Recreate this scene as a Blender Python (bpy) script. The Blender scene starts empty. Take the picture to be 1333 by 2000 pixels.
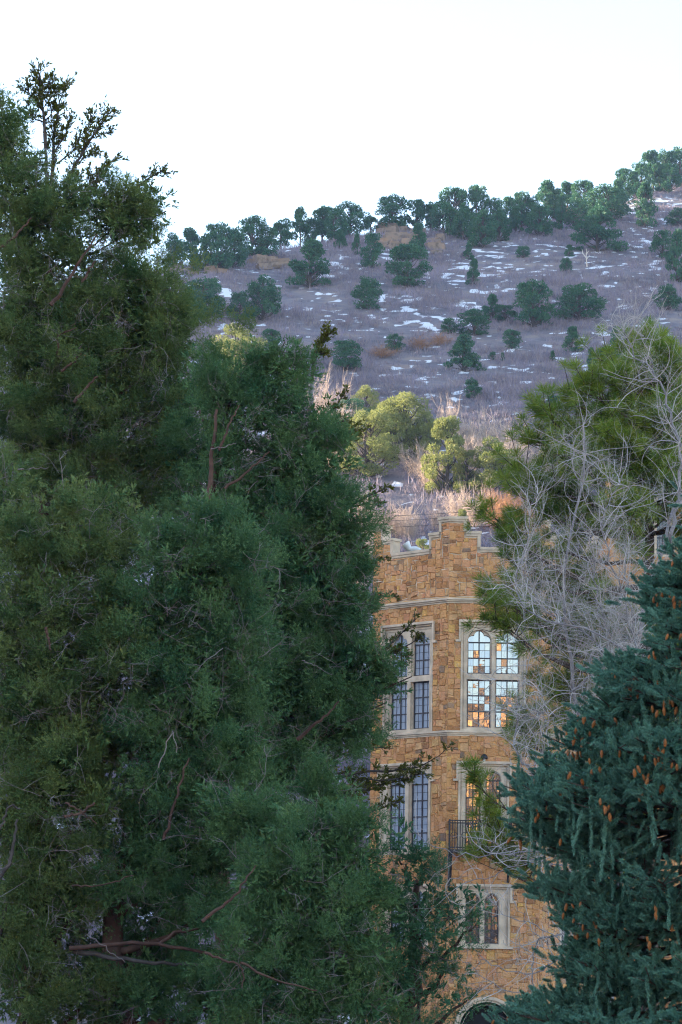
import bpy, math, random
import numpy as np
from mathutils import Matrix, Vector
from mathutils.geometry import tessellate_polygon

# ------------------------------------------------------------------ camera, sky, sun, exposure
SC = bpy.context.scene
COL = SC.collection
R = math.radians
CAM = np.array((0.0, 0.0, 1.7))
FPX = 5400.0
PITCH, ROLL = R(9.77), R(1.0)
SUN_AZ, SUN_EL = R(-75), R(11)
cd = bpy.data.cameras.new('camera')
cam = bpy.data.objects.new('camera', cd); COL.objects.link(cam)
MROT = Matrix.Rotation(R(90) + PITCH, 4, 'X') @ Matrix.Rotation(ROLL, 4, 'Z')
cam.matrix_world = Matrix.Translation(CAM) @ MROT
cd.sensor_fit = 'VERTICAL'; cd.sensor_height = 36; cd.sensor_width = 24
cd.lens = FPX / 2000 * 36
cd.clip_start = .5; cd.clip_end = 4000
cd.dof.use_dof = True; cd.dof.focus_distance = 100; cd.dof.aperture_fstop = 9
SC.camera = cam
W = bpy.data.worlds.new('World'); SC.world = W; W.use_nodes = True
_s = W.node_tree.nodes.new('ShaderNodeTexSky'); _s.sky_type = 'NISHITA'; _s.sun_disc = False
_s.sun_elevation = SUN_EL; _s.sun_rotation = SUN_AZ
_s.dust_density = 2.0; _s.air_density = 1.0; _s.ozone_density = 1.0; _s.altitude = 1900
W.node_tree.links.new(_s.outputs[0], W.node_tree.nodes['Background'].inputs[0])
W.node_tree.nodes['Background'].inputs[1].default_value = 0.15
sd = bpy.data.lights.new('sun', 'SUN'); sd.energy = 5.0; sd.angle = R(.55); sd.color = (1, .87, .66)
sun = bpy.data.objects.new('sun', sd); COL.objects.link(sun)
SDIR = Vector((math.sin(SUN_AZ) * math.cos(SUN_EL), math.cos(SUN_AZ) * math.cos(SUN_EL), math.sin(SUN_EL)))
sun.rotation_euler = SDIR.to_track_quat('Z', 'Y').to_euler(); sun.location = (-60, -20, 120)
VS = SC.view_settings
VS.view_transform = 'Standard'; VS.look = 'None'; VS.gamma = 1; VS.use_curve_mapping = False
VS.exposure = 2.45
VS.use_white_balance = True; VS.white_balance_temperature = 7150; VS.white_balance_tint = 13
SC.render.engine = 'CYCLES'
SC.cycles.filter_width = 1.1; SC.cycles.use_denoising = True; SC.cycles.denoising_prefilter = 'NONE'; SC.cycles.use_adaptive_sampling = False
SC.cycles.max_bounces = 6; SC.cycles.diffuse_bounces = 1; SC.cycles.glossy_bounces = 3
SC.cycles.transmission_bounces = 2; SC.cycles.transparent_max_bounces = 6; SC.cycles.volume_bounces = 0

# ------------------------------------------------------------------ helpers
M3 = np.array(MROT.to_3x3())
def rays(px, py):
    px = np.asarray(px, float); py = np.asarray(py, float)
    d = np.stack([(px - 666.5) / FPX, -(py - 1000) / FPX, -np.ones_like(px)], -1)
    return d @ M3.T
def at(px, py, Y):                                   # the point of a sight line at depth Y (metres ahead of the camera)
    d = rays(px, py); return CAM + d * (np.asarray(Y, float) / d[..., 1])[..., None]
PXM = lambda Y: Y / FPX                              # metres per photo pixel at depth Y

def _h(ix, iy, s):
    v = np.sin(ix * 127.1 + iy * 311.7 + s * 74.7) * 43758.5453
    return v - np.floor(v)
def vnoise(x, y, s=0):
    ix, iy = np.floor(x), np.floor(y); fx, fy = x - ix, y - iy
    fx = fx * fx * (3 - 2 * fx); fy = fy * fy * (3 - 2 * fy)
    return (_h(ix, iy, s) * (1 - fx) + _h(ix + 1, iy, s) * fx) * (1 - fy) + (_h(ix, iy + 1, s) * (1 - fx) + _h(ix + 1, iy + 1, s) * fx) * fy
def fbm(x, y, s=0, o=4):
    r, a = 0, .5
    for i in range(o):
        r = r + a * vnoise(x, y, s + i); x = x * 2.03; y = y * 2.03; a *= .5
    return r
def sstep(a, b, x):
    t = np.clip((x - a) / (b - a), 0, 1); return t * t * (3 - 2 * t)

ORG = {}
def thing(name, label, cat, loc, group=None):
    o = bpy.data.objects.new(name, None); COL.objects.link(o); o.location = tuple(loc); o.empty_display_size = .3
    tag(o, label, cat, group); ORG[o] = np.array(loc, float); return o
def tag(o, label=None, cat=None, group=None, kind=None):
    if label: o['label'] = label
    if cat: o['category'] = cat
    if group: o['group'] = group
    if kind: o['kind'] = kind
    return o
def mesh(name, V, F, mats, smooth=False, mi=None):
    """V (n,3); F list of index arrays (m,3) or (m,4)"""
    V = np.asarray(V, np.float32).reshape(-1, 3)
    F = [np.asarray(f, np.int32) for f in (F if isinstance(F, list) else [F]) if len(f)]
    me = bpy.data.meshes.new(name)
    me.vertices.add(len(V)); me.vertices.foreach_set('co', V.ravel())
    idx = np.concatenate([f.ravel() for f in F]); tot = np.concatenate([np.full(len(f), f.shape[1], np.int32) for f in F])
    me.loops.add(len(idx)); me.loops.foreach_set('vertex_index', idx)
    me.polygons.add(len(tot)); me.polygons.foreach_set('loop_start', np.concatenate([[0], np.cumsum(tot)[:-1]]).astype(np.int32))
    if mi is not None: me.polygons.foreach_set('material_index', np.asarray(mi, np.int32))
    me.update(calc_edges=True)
    if not smooth: me.shade_flat()
    for m in (mats if isinstance(mats, (list, tuple)) else [mats]): me.materials.append(m)
    return me
def obj(name, V, F, mats, parent=None, smooth=False, mi=None):
    V = np.asarray(V, float).reshape(-1, 3)
    if parent is not None: V = V - ORG[parent]
    o = bpy.data.objects.new(name, mesh(name, V, F, mats, smooth, mi)); COL.objects.link(o)
    if parent is not None: o.parent = parent; ORG[o] = ORG[parent]
    return o
class MB:                                            # collects pieces of one mesh
    def __init__(s): s.V = []; s.F = {3: [], 4: []}; s.n = 0
    def add(s, V, F):
        V = np.asarray(V, float).reshape(-1, 3); F = np.asarray(F, int)
        if len(F): s.F[F.shape[1]].append(F + s.n); s.V.append(V); s.n += len(V)
        return s
    def box(s, fr, u0, u1, v0, v1, w0, w1):          # a box in a wall frame: along u, up v, out w
        c = [(u, v, w) for w in (w0, w1) for v in (v0, v1) for u in (u0, u1)]
        return s.add(fr(np.array(c)), [(0, 2, 3, 1), (4, 5, 7, 6), (0, 1, 5, 4), (2, 6, 7, 3), (0, 4, 6, 2), (1, 3, 7, 5)])
    def get(s): return np.concatenate(s.V), [np.concatenate(f) for f in s.F.values() if f]
    def build(s, name, mat, parent=None, smooth=False):
        V, F = s.get(); return obj(name, V, F, mat, parent, smooth)

def tube(pts, rad, n=5):
    pts = np.asarray(pts, float); k = len(pts); rad = np.broadcast_to(np.asarray(rad, float), (k,))
    t = np.gradient(pts, axis=0); t /= np.linalg.norm(t, axis=1)[:, None] + 1e-9
    ref = np.array((.31, .77, .55)) if abs(t[0] @ (.31, .77, .55)) < .9 else np.array((.9, -.3, .3))
    a = np.cross(t, ref); a /= np.linalg.norm(a, axis=1)[:, None] + 1e-9; b = np.cross(t, a)
    an = np.linspace(0, 2 * math.pi, n, endpoint=False)
    V = pts[:, None] + rad[:, None, None] * (np.cos(an)[None, :, None] * a[:, None] + np.sin(an)[None, :, None] * b[:, None])
    i = np.arange(k - 1)[:, None] * n; j = np.arange(n)[None]; j2 = (j + 1) % n
    F = np.stack([i + j, i + j2, i + n + j2, i + n + j], -1).reshape(-1, 4)
    return V.reshape(-1, 3), F
def smooth_path(P, n, rng=None, wob=0):
    P = np.asarray(P, float); k = len(P)
    d = np.concatenate([[0], np.cumsum(np.linalg.norm(np.diff(P, axis=0), axis=1))]); t = np.linspace(0, d[-1], n)
    Q = np.stack([np.interp(t, d, P[:, i]) for i in range(3)], 1)
    for _ in range(max(1, n // (2 * k))):
        Q[1:-1] = (Q[:-2] + 2 * Q[1:-1] + Q[2:]) / 4
    if wob:
        Q[1:-1] += rng.normal(0, wob, (n - 2, 3))
    return Q
def frames(d, rng):                                  # rotation matrices whose z axis is d, with a random turn about it
    d = d / (np.linalg.norm(d, axis=1)[:, None] + 1e-9)
    r = rng.normal(size=d.shape); a = np.cross(d, r); a /= np.linalg.norm(a, axis=1)[:, None] + 1e-9
    return np.stack([a, np.cross(d, a), d], -1)
def scatter(T, pos, Rm, sc):                         # copies of a quad template merged in one vertex array
    sc = np.asarray(sc, float)
    V = np.einsum('kij,nvj->knvi', Rm * sc[:, None, None], T) + pos[:, None, None, :]
    return V.reshape(-1, 3), np.arange(V.shape[0] * V.shape[1] * 4).reshape(-1, 4)
def scatter_many(Ts, pos, d, sc, rng):
    V, n, k = [], 0, rng.integers(0, len(Ts), len(pos)); Rm = frames(d, rng); F = []
    for i, T in enumerate(Ts):
        m = k == i
        if m.any():
            v, f = scatter(T, pos[m], Rm[m], sc[m]); V.append(v); F.append(f + n); n += len(v)
    return np.concatenate(V), np.concatenate(F)
def diamonds(base, d, length, width, rng):           # (n,4,3) leaf shaped quads
    d = d / np.linalg.norm(d, axis=1)[:, None]; s = np.cross(d, rng.normal(size=d.shape)); s /= np.linalg.norm(s, axis=1)[:, None] + 1e-9
    L = np.asarray(length)[..., None] * np.ones((len(d), 1)); w = np.asarray(width)[..., None] * np.ones((len(d), 1))
    m = base + d * L * .45
    return np.stack([base, m + s * w * .5, base + d * L, m - s * w * .5], 1)
def unit(rng, n):
    v = rng.normal(size=(n, 3)); return v / np.linalg.norm(v, axis=1)[:, None]

# ------------------------------------------------------------------ materials
def newmat(name):
    m = bpy.data.materials.new(name); m.use_nodes = True
    nt = m.node_tree; return m, nt, nt.nodes['Principled BSDF'], nt.nodes['Material Output']
def node(nt, t, **k):
    n = nt.nodes.new(t)
    for a, v in k.items():
        if a.startswith('_'): n.inputs[int(a[1:])].default_value = v
        else: setattr(n, a, v)
    return n
def ramp(nt, src, stops, interp='LINEAR'):
    r = nt.nodes.new('ShaderNodeValToRGB'); e = r.color_ramp.elements; r.color_ramp.interpolation = interp
    while len(e) < len(stops): e.new(.5)
    for x, (p, c) in zip(e, stops): x.position = p; x.color = (*c, 1) if len(c) == 3 else c
    nt.links.new(src, r.inputs[0]); return r.outputs[0]
def mixc(nt, fac, a, b, mode='MIX'):
    m = nt.nodes.new('ShaderNodeMix'); m.data_type = 'RGBA'; m.blend_type = mode
    for s, v in ((m.inputs[0], fac), (m.inputs[6], a), (m.inputs[7], b)):
        if isinstance(v, bpy.types.NodeSocket): nt.links.new(v, s)
        else: s.default_value = v if not isinstance(v, tuple) or len(v) == 4 else (*v, 1)
    return m.outputs[2]
def noise(nt, scale, detail=3, vec=None, rough=.55):
    n = nt.nodes.new('ShaderNodeTexNoise'); n.inputs['Scale'].default_value = scale; n.inputs['Detail'].default_value = detail; n.inputs['Roughness'].default_value = rough
    if vec is None: vec = nt.nodes.new('ShaderNodeTexCoord').outputs['Object']
    nt.links.new(vec, n.inputs['Vector']); return n.outputs['Fac']
def bump(nt, b, h, strength, dist):
    u = nt.nodes.new('ShaderNodeBump'); u.inputs['Strength'].default_value = strength; u.inputs['Distance'].default_value = dist
    nt.links.new(h, u.inputs['Height']); nt.links.new(u.outputs[0], b.inputs['Normal'])
def leafmat(name, c1, c2, c3, scale=1.2, transl=.25, rough=.6, isl=.35):
    m, nt, b, out = newmat(name); g = nt.nodes.new('ShaderNodeNewGeometry')
    c = ramp(nt, noise(nt, scale, 3), [(.32, c1), (.66, c2)])
    f = ramp(nt, g.outputs['Random Per Island'], [(.0, (0, 0, 0)), (1, (isl, isl, isl))])
    c = mixc(nt, f, c, c3)
    nt.links.new(c, b.inputs['Base Color']); b.inputs['Roughness'].default_value = rough; b.inputs['Specular IOR Level'].default_value = .25
    t = nt.nodes.new('ShaderNodeBsdfTranslucent'); nt.links.new(c, t.inputs[0])
    x = nt.nodes.new('ShaderNodeMixShader'); x.inputs[0].default_value = transl
    nt.links.new(b.outputs[0], x.inputs[1]); nt.links.new(t.outputs[0], x.inputs[2]); nt.links.new(x.outputs[0], out.inputs[0]); return m
def barkmat(name, c1, c2, scale=6, isl=0.0, c3=None):
    m, nt, b, out = newmat(name)
    n = noise(nt, scale, 5); c = ramp(nt, n, [(.3, c1), (.7, c2)])
    if c3:
        g = nt.nodes.new('ShaderNodeNewGeometry'); f = ramp(nt, g.outputs['Random Per Island'], [(0, (0, 0, 0)), (1, (isl,) * 3)]); c = mixc(nt, f, c, c3)
    nt.links.new(c, b.inputs['Base Color']); b.inputs['Roughness'].default_value = .85; b.inputs['Specular IOR Level'].default_value = .2
    bump(nt, b, n, .5, .02); return m
def plain(name, c, rough=.6, metal=0.0, var=.15, scale=3.0):
    m, nt, b, out = newmat(name)
    d = tuple(x * (1 - var) for x in c); e = tuple(min(1, x * (1 + var)) for x in c)
    nt.links.new(ramp(nt, noise(nt, scale, 4), [(.3, d), (.7, e)]), b.inputs['Base Color'])
    b.inputs['Roughness'].default_value = rough; b.inputs['Metallic'].default_value = metal; return m

M = {}
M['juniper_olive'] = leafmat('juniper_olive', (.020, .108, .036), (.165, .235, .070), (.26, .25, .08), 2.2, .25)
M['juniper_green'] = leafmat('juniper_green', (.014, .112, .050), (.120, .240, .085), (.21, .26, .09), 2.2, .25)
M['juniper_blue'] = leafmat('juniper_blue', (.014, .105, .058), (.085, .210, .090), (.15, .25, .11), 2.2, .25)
M['broad_leaf'] = leafmat('broad_leaf', (.06, .095, .012), (.12, .14, .018), (.20, .11, .03), 3, .3, .4)
M['pine_needle'] = leafmat('pine_needle', (.045, .19, .028), (.20, .32, .045), (.46, .36, .05), 1.6, .30, .5, .45)
M['spruce_needle'] = leafmat('spruce_needle', (.035, .165, .105), (.13, .33, .22), (.33, .52, .42), 2.5, .10, .55)
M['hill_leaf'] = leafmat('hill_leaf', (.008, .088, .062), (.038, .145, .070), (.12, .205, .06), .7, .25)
M['hill_leaf_sunlit'] = leafmat('hill_leaf_sunlit', (.13, .18, .055), (.28, .30, .105), (.38, .36, .14), .9, .4)  # paler copy of hill_leaf, with sunlight put into the leaf colour
M['red_bark'] = barkmat('red_bark', (.055, .028, .022), (.14, .078, .058))
M['grey_twig'] = barkmat('grey_twig', (.17, .15, .15), (.34, .31, .31), 4, .6, (.22, .14, .11))
M['grey_bark'] = barkmat('grey_bark', (.17, .155, .155), (.34, .31, .31))
M['pale_twig'] = barkmat('pale_twig', (.40, .365, .35), (.64, .60, .58), 5, .45, (.42, .31, .24))
M['pine_bark'] = barkmat('pine_bark', (.05, .035, .03), (.15, .10, .075))
M['dark_bark'] = barkmat('dark_bark', (.05, .04, .035), (.12, .10, .09))
M['shrub_twig'] = barkmat('shrub_twig', (.40, .32, .275), (.60, .485, .42), 1.0, .5, (.50, .35, .29))
M['rust_twig'] = barkmat('rust_twig', (.33, .16, .08), (.48, .25, .12), 1.0, .5, (.40, .24, .17))
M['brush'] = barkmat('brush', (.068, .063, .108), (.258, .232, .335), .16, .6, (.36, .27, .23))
M['cone'] = plain('cone', (.30, .10, .018), .6, 0, .4, 14)
M['limestone'] = plain('limestone', (.55, .42, .30), .85, 0, .30, 1.7)
M['mortar'] = plain('mortar', (.56, .31, .13), .95, 0, .2, 6)
M['iron'] = plain('iron', (.035, .032, .035), .5, .6, .3)
M['leading'] = plain('leading', (.05, .045, .05), .5, .3, .2)
M['dark_inside'] = plain('dark_inside', (.01, .009, .008), .9)
M['white_metal'] = plain('white_metal', (.7, .7, .68), .5)
M['wire'] = plain('wire', (.05, .05, .055), .5)

def stonemat():
    m, nt, b, out = newmat('rubble_stone'); g = nt.nodes.new('ShaderNodeNewGeometry')
    r = g.outputs['Random Per Island']
    c = ramp(nt, r, [(0, (.22, .080, .03)), (.07, (.40, .155, .05)), (.2, (.60, .255, .085)), (.38, (.68, .325, .11)), (.55, (.66, .285, .14)),
                     (.70, (.72, .39, .17)), (.82, (.56, .21, .10)), (.90, (.74, .39, .09)), (.95, (.45, .27, .16)), (.985, (.18, .12, .09)), (1, (.07, .06, .065))])
    n1 = noise(nt, 5, 5); c = mixc(nt, ramp(nt, n1, [(.3, (0, 0, 0)), (.75, (.6, .6, .6))]), c, (.42, .185, .075))
    n2 = noise(nt, 26, 4); c = mixc(nt, ramp(nt, n2, [(.35, (0, 0, 0)), (.8, (.3, .3, .3))]), c, (.62, .43, .24))
    mp = nt.nodes.new('ShaderNodeMapping'); mp.inputs['Scale'].default_value = (1.6, 1.6, .22); nt.links.new(nt.nodes.new('ShaderNodeTexCoord').outputs['Object'], mp.inputs[0])
    c = mixc(nt, ramp(nt, noise(nt, 1.0, 5, mp.outputs[0]), [(.52, (0, 0, 0)), (.75, (.45, .45, .45))]), c, (.24, .12, .05))
    nt.links.new(c, b.inputs['Base Color']); b.inputs['Roughness'].default_value = .85; b.inputs['Specular IOR Level'].default_value = .2
    bump(nt, b, noise(nt, 11, 6), 1.0, .05); return m
M['stone'] = stonemat()
def glassmat(name, refl, base):
    m, nt, b, out = newmat(name)
    b.inputs['Base Color'].default_value = (*base, 1); b.inputs['Roughness'].default_value = .35
    gl = nt.nodes.new('ShaderNodeBsdfGlossy'); gl.inputs['Roughness'].default_value = .015; gl.inputs['Color'].default_value = (.9, .92, .95, 1)
    tc = nt.nodes.new('ShaderNodeTexCoord'); n = noise(nt, 2.5, 2, tc.outputs['Object'])
    bu = nt.nodes.new('ShaderNodeBump'); bu.inputs['Strength'].default_value = .05; bu.inputs['Distance'].default_value = .02
    nt.links.new(n, bu.inputs['Height']); nt.links.new(bu.outputs[0], gl.inputs['Normal'])
    x = nt.nodes.new('ShaderNodeMixShader'); x.inputs[0].default_value = refl
    nt.links.new(b.outputs[0], x.inputs[1]); nt.links.new(gl.outputs[0], x.inputs[2]); nt.links.new(x.outputs[0], out.inputs[0]); return m
M['glass'] = glassmat('window_glass', .31, (.03, .03, .035))
M['glass_dark'] = glassmat('dim_glass', .05, (.015, .015, .02))  # reflection cut down so these panes stay dark
M['glass_curtain'] = glassmat('curtained_glass', .30, (.36, .41, .48))

# ------------------------------------------------------------------ terrain
def ridge_y(x): return np.interp(x, [-60, -37, -21, 5, 22, 36, 50, 110], [270, 297, 320, 352, 357, 374, 401, 430])
def ray_gap(d0):                                     # height of the shadow from an unseen spur, added to shape the sunlight, over x = 0
    return np.interp(d0, [-110, -60, 0, 60, 150, 178, 216, 246, 262, 300, 322, 353, 400, 450, 500],
                     [-30, 14, 20, 24, 27, 25, 40, 54, 75, 92, 97, 107, 119, 124, 60])
def zg(x, y):
    x = np.asarray(x, float); y = np.asarray(y, float)
    near = -1.9 * sstep(8, 90, y)
    yr = ridge_y(x)
    top = .44 * (yr - 118) - 1.9
    hill = np.minimum(.44 * (y - 118) - 1.9, top - .22 * (y - yr)); e = np.abs(y - yr)
    hill = hill - np.maximum(0, 3 - e * .3) * .35
    k = sstep(130, 190, y)
    hill = hill + k * (1.5 * (fbm(x / 26, y / 34, 3, 3) - .45) + .8 * (fbm(x / 7, y / 9, 8, 3) - .45))
    z = np.maximum(near, hill)
    crest = ray_gap(y - 34.8) + 26.2 + 2.0 * (vnoise(y / 9, x * 0, 5) - .5)  # crest of the added out-of-view spur that blocks the sun
    return np.maximum(z, crest - .75 * np.abs(x + 130) + (fbm(x / 14, y / 14, 9, 3) - .45) * 3 * (np.abs(x + 130) > 4))
def on_hill(px, py, y0=126.0, y1=430.0):
    d = rays(px, py); ys = np.arange(y0, y1, .25); P = CAM + d[None] * (ys / d[1])[:, None]
    below = P[:, 2] < zg(P[:, 0], P[:, 1]); i = int(np.argmax(below)) if below.any() else len(ys) - 1
    if not below.any():
        i = int(np.argmin(np.abs(ys - ridge_y(P[:, 0]))))
    p = P[i].copy(); p[2] = zg(p[0], p[1]); return p

SNOW = [(655, 520, 30, 26), (640, 600, 60, 22), (600, 605, 40, 14), (370, 560, 40, 20), (430, 560, 60, 22), (430, 640, 50, 24), (360, 565, 18, 18), (540, 545, 40, 8),
        (700, 555, 30, 25), (760, 500, 20, 24), (860, 550, 70, 26), (900, 520, 50, 18), (960, 565, 60, 22), (880, 610, 60, 30), (815, 600, 50, 30), (840, 640, 40, 16), (980, 500, 50, 18), (1060, 490, 70, 24),
        (1080, 510, 60, 16), (1260, 480, 60, 34), (1290, 400, 40, 30), (1240, 410, 30, 30), (1250, 450, 60, 40), (1220, 560, 60, 26), (1270, 520, 40, 20), (985, 665, 40, 18), (1020, 690, 50, 16), (940, 690, 40, 14),
        (1170, 660, 40, 12), (1110, 700, 50, 10), (1000, 720, 50, 12), (770, 600, 60, 14), (720, 610, 30, 20), (770, 725, 30, 14), (880, 780, 30, 8), (800, 940, 35, 10), (1000, 770, 50, 8), (810, 480, 20, 30), (1310, 660, 40, 12), (1210, 760, 40, 6), (800, 1010, 10, 6), (770, 1030, 6, 4)]
SNP = [(on_hill(a, b)[:2], c, d, b) for a, b, c, d in SNOW]
TRAIL = np.array([on_hill(a, b)[:2] for a, b in ((930, 542), (985, 534), (1060, 530), (1120, 527), (1200, 520), (1240, 516), (1290, 512))])
def snow(x, y):
    s = np.zeros_like(x)
    for (c, a, b, py) in SNP:
        rx = a * PXM(c[1]); ry = b * PXM(c[1]) * 4.6
        s = np.maximum(s, np.exp(-((x - c[0]) / rx) ** 2 - ((y - c[1]) / ry) ** 2))
    t = np.interp(x, TRAIL[:, 0], TRAIL[:, 1], left=-99, right=-99)
    s = s * .62 + .08 * (y > 200) * fbm(x / 30, y / 40, 31, 2)
    n = fbm(x / 1.0 + y * .1, y / 1.25, 21, 4) * .72 + fbm(x / .5, y / .8, 25, 2) * .28
    return np.maximum(s * .60 + (n - .47) * 4.8 - .44, .22 - np.abs(y - t) / 3.0 + (n - .5) * 1.2)

def build_ground():
    xs = np.concatenate([np.arange(-620, -60, 10), np.arange(-60, 70, .6), np.arange(70, 621, 22)])
    ys = np.concatenate([np.arange(-300, 112, 8), np.arange(112, 430, .6), np.arange(430, 801, 18)])
    X, Y = np.meshgrid(xs, ys); Z = zg(X, Y)
    n, m = X.shape; i = (np.arange(n - 1)[:, None] * m + np.arange(m - 1)[None]).ravel()
    o = obj('ground', np.stack([X, Y, Z], -1).reshape(-1, 3), np.stack([i, i + 1, i + m + 1, i + m], 1), groundmat(), smooth=True)
    a = o.data.attributes.new('snow', 'FLOAT', 'POINT')
    s = np.where((np.abs(X) < 70) & (Y > 120), snow(X, Y), -.4)
    a.data.foreach_set('value', s.ravel().astype(np.float32)); tag(o, kind='structure')
def groundmat():
    m, nt, b, out = newmat('hill_ground')
    at_ = nt.nodes.new('ShaderNodeAttribute'); at_.attribute_name = 'snow'
    n = noise(nt, .35, 6); c = ramp(nt, n, [(.3, (.085, .075, .092)), (.5, (.155, .130, .150)), (.7, (.25, .19, .165))])
    n2 = noise(nt, .05, 3); c = mixc(nt, ramp(nt, n2, [(.55, (0, 0, 0)), (.75, (.55, .55, .55))]), c, (.30, .16, .09))
    ad = node(nt, 'ShaderNodeMath', operation='ADD'); nt.links.new(at_.outputs['Fac'], ad.inputs[0])
    n3 = noise(nt, 2.6, 4); mu = node(nt, 'ShaderNodeMath', operation='MULTIPLY_ADD', _1=.30, _2=-.15); nt.links.new(n3, mu.inputs[0]); nt.links.new(mu.outputs[0], ad.inputs[1])
    c = mixc(nt, ramp(nt, ad.outputs[0], [(.0, (0, 0, 0)), (.17, (1, 1, 1))]), c, (.68, .68, .72))
    nt.links.new(c, b.inputs['Base Color']); b.inputs['Roughness'].default_value = .9
    bump(nt, b, noise(nt, 1.2, 6), .8, .4); return m
build_ground()

def build_cliff():                                   # the sunlit sandstone cliffs across the valley, seen only as reflections in the windows
    u = np.linspace(0, 1, 130); v = np.linspace(0, 1, 26); U, V = np.meshgrid(u, v)
    X = -170 + 340 * U; H = 43 + 16 * (fbm(X / 22, X * 0, 40, 4) - .45) * 2 + np.clip((X - 0) / 170, -1, 1) * 4
    Z = -3 + H * V; Y = -172 - 16 * V + 11 * (fbm(X / 13, Z / 17, 41, 4) - .5) * 2 + 5 * (vnoise(X / 5, Z / 9, 44) - .5)
    n, m = X.shape; i = (np.arange(n - 1)[:, None] * m + np.arange(m - 1)[None]).ravel()
    P = np.stack([X, Y, Z], -1).reshape(-1, 3)
    Q = P.copy(); Q[:, 1] = -240; Q[:, 2] *= .6      # a back slope so that the cliff has a body
    top = np.arange(m - 1) + (n - 1) * m
    F = np.concatenate([np.stack([i, i + m, i + m + 1, i + 1], 1), np.stack([top, top + n * m, top + 1 + n * m, top + 1], 1)])
    mm, nt, b, out = newmat('cliff_rock')
    nt.links.new(ramp(nt, noise(nt, .08, 5), [(.3, (.46, .19, .06)), (.7, (.78, .46, .18))]), b.inputs['Base Color']); b.inputs['Roughness'].default_value = .9
    tag(obj('cliff', np.concatenate([P, Q]), F, mm), kind='structure')
build_cliff()

# ------------------------------------------------------------------ scrub on the hillside (nobody could count it)
def build_brush():
    rng = np.random.default_rng(4)
    n = 95000
    y = 124 + (412 - 124) * rng.random(n) ** .8; x = (rng.random(n) * 2 - 1) * (.135 * y + 3)
    dens = fbm(x / 9, y / 11, 51, 3); keep = (y < ridge_y(x) + 4) & (rng.random(n) < np.clip((dens - .22) * 2.6, .12, 1)) & ((snow(x, y) < -.02) | (rng.random(n) < .10))
    x, y = x[keep], y[keep]; z = zg(x, y); k = len(x)
    h = (.45 + 1.25 * np.clip(fbm(x / 5, y / 6, 55, 2), 0, 1) ** 1.2) * (.6 + .7 * rng.random(k)) * np.where(y > 225, 1, 1.25)
    T = 12
    base = np.stack([x, y, z - .1], 1)[:, None] + np.concatenate([rng.normal(0, .22, (k, T, 2)) * h[:, None, None], np.zeros((k, T, 1))], 2)
    d = np.stack([rng.normal(0, .42, (k, T)), rng.normal(0, .42, (k, T)), np.ones((k, T))], -1)
    L = h[:, None] * rng.uniform(.5, 1.1, (k, T)); w = rng.uniform(.018, .042, (k, T)) * (.7 + y[:, None] / 400)
    V = diamonds(base.reshape(-1, 3), d.reshape(-1, 3), L.ravel(), w.ravel(), rng)
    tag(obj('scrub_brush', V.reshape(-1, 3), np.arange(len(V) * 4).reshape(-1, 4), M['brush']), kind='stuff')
build_brush()

# ------------------------------------------------------------------ the stone tower
YT = 112.0
ZT = lambda py: float(at(950, py, YT)[2])
C1 = at(874, 1430, YT)[:2]
SC_T = PXM(YT) * 1.002
A43 = R(43)
WA, WB, WC = 4.15, 3.76, 4.15
C0 = C1 + WA * np.array((-math.cos(A43), math.sin(A43)))
C2 = C1 + np.array((WB, 0.0))
C3 = C2 + WC * np.array((math.cos(A43), math.sin(A43)))
CM = C0 + np.array((.25, 3.8))
CR = C3 + np.array((0, 3.8))
GZ = -1.9
def facet(p, q):
    e = (q - p) / np.linalg.norm(q - p); nrm = np.array((e[1], -e[0]))
    def fr(c):
        c = np.asarray(c, float)
        return np.stack([p[0] + c[..., 0] * e[0] + c[..., 2] * nrm[0], p[1] + c[..., 0] * e[1] + c[..., 2] * nrm[1], c[..., 1]], -1)
    return fr, float(np.linalg.norm(q - p))
def rect(u0, u1, v0, v1): return [(u0, v0), (u1, v0), (u1, v1), (u0, v1)]
def inside(poly, u, v):
    r = np.zeros_like(u, bool); n = len(poly)
    for i in range(n):
        (x0, y0), (x1, y1) = poly[i], poly[(i + 1) % n]
        c = ((y0 > v) != (y1 > v)) & (u < (x1 - x0) * (v - y0) / ((y1 - y0) or 1e-9) + x0); r ^= c
    return r
def plate(mb, fr, outer, holes, w0, w1):
    """a slab with openings: front face at w1, its edges running back to w0"""
    P = [outer] + holes; flat = [p for q in P for p in q]
    tris = tessellate_polygon([[Vector((a, b, 0)) for a, b in q] for q in P])
    arr = np.array(flat, float); V = fr(np.column_stack([arr, np.full(len(arr), w1)]))
    T = []
    for t in tris:
        a, b, c = (arr[i] for i in t); cr = (b[0] - a[0]) * (c[1] - a[1]) - (b[1] - a[1]) * (c[0] - a[0])
        T.append(t if cr > 0 else t[::-1])
    mb.add(V, np.array(T))
    for q in P:
        a = np.array(q, float); k = len(a); i = np.arange(k); j = (i + 1) % k
        V = np.concatenate([fr(np.column_stack([a, np.full(k, w1)])), fr(np.column_stack([a, np.full(k, w0)]))])
        mb.add(V, np.stack([i, i + k, j + k, j], 1))
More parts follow.
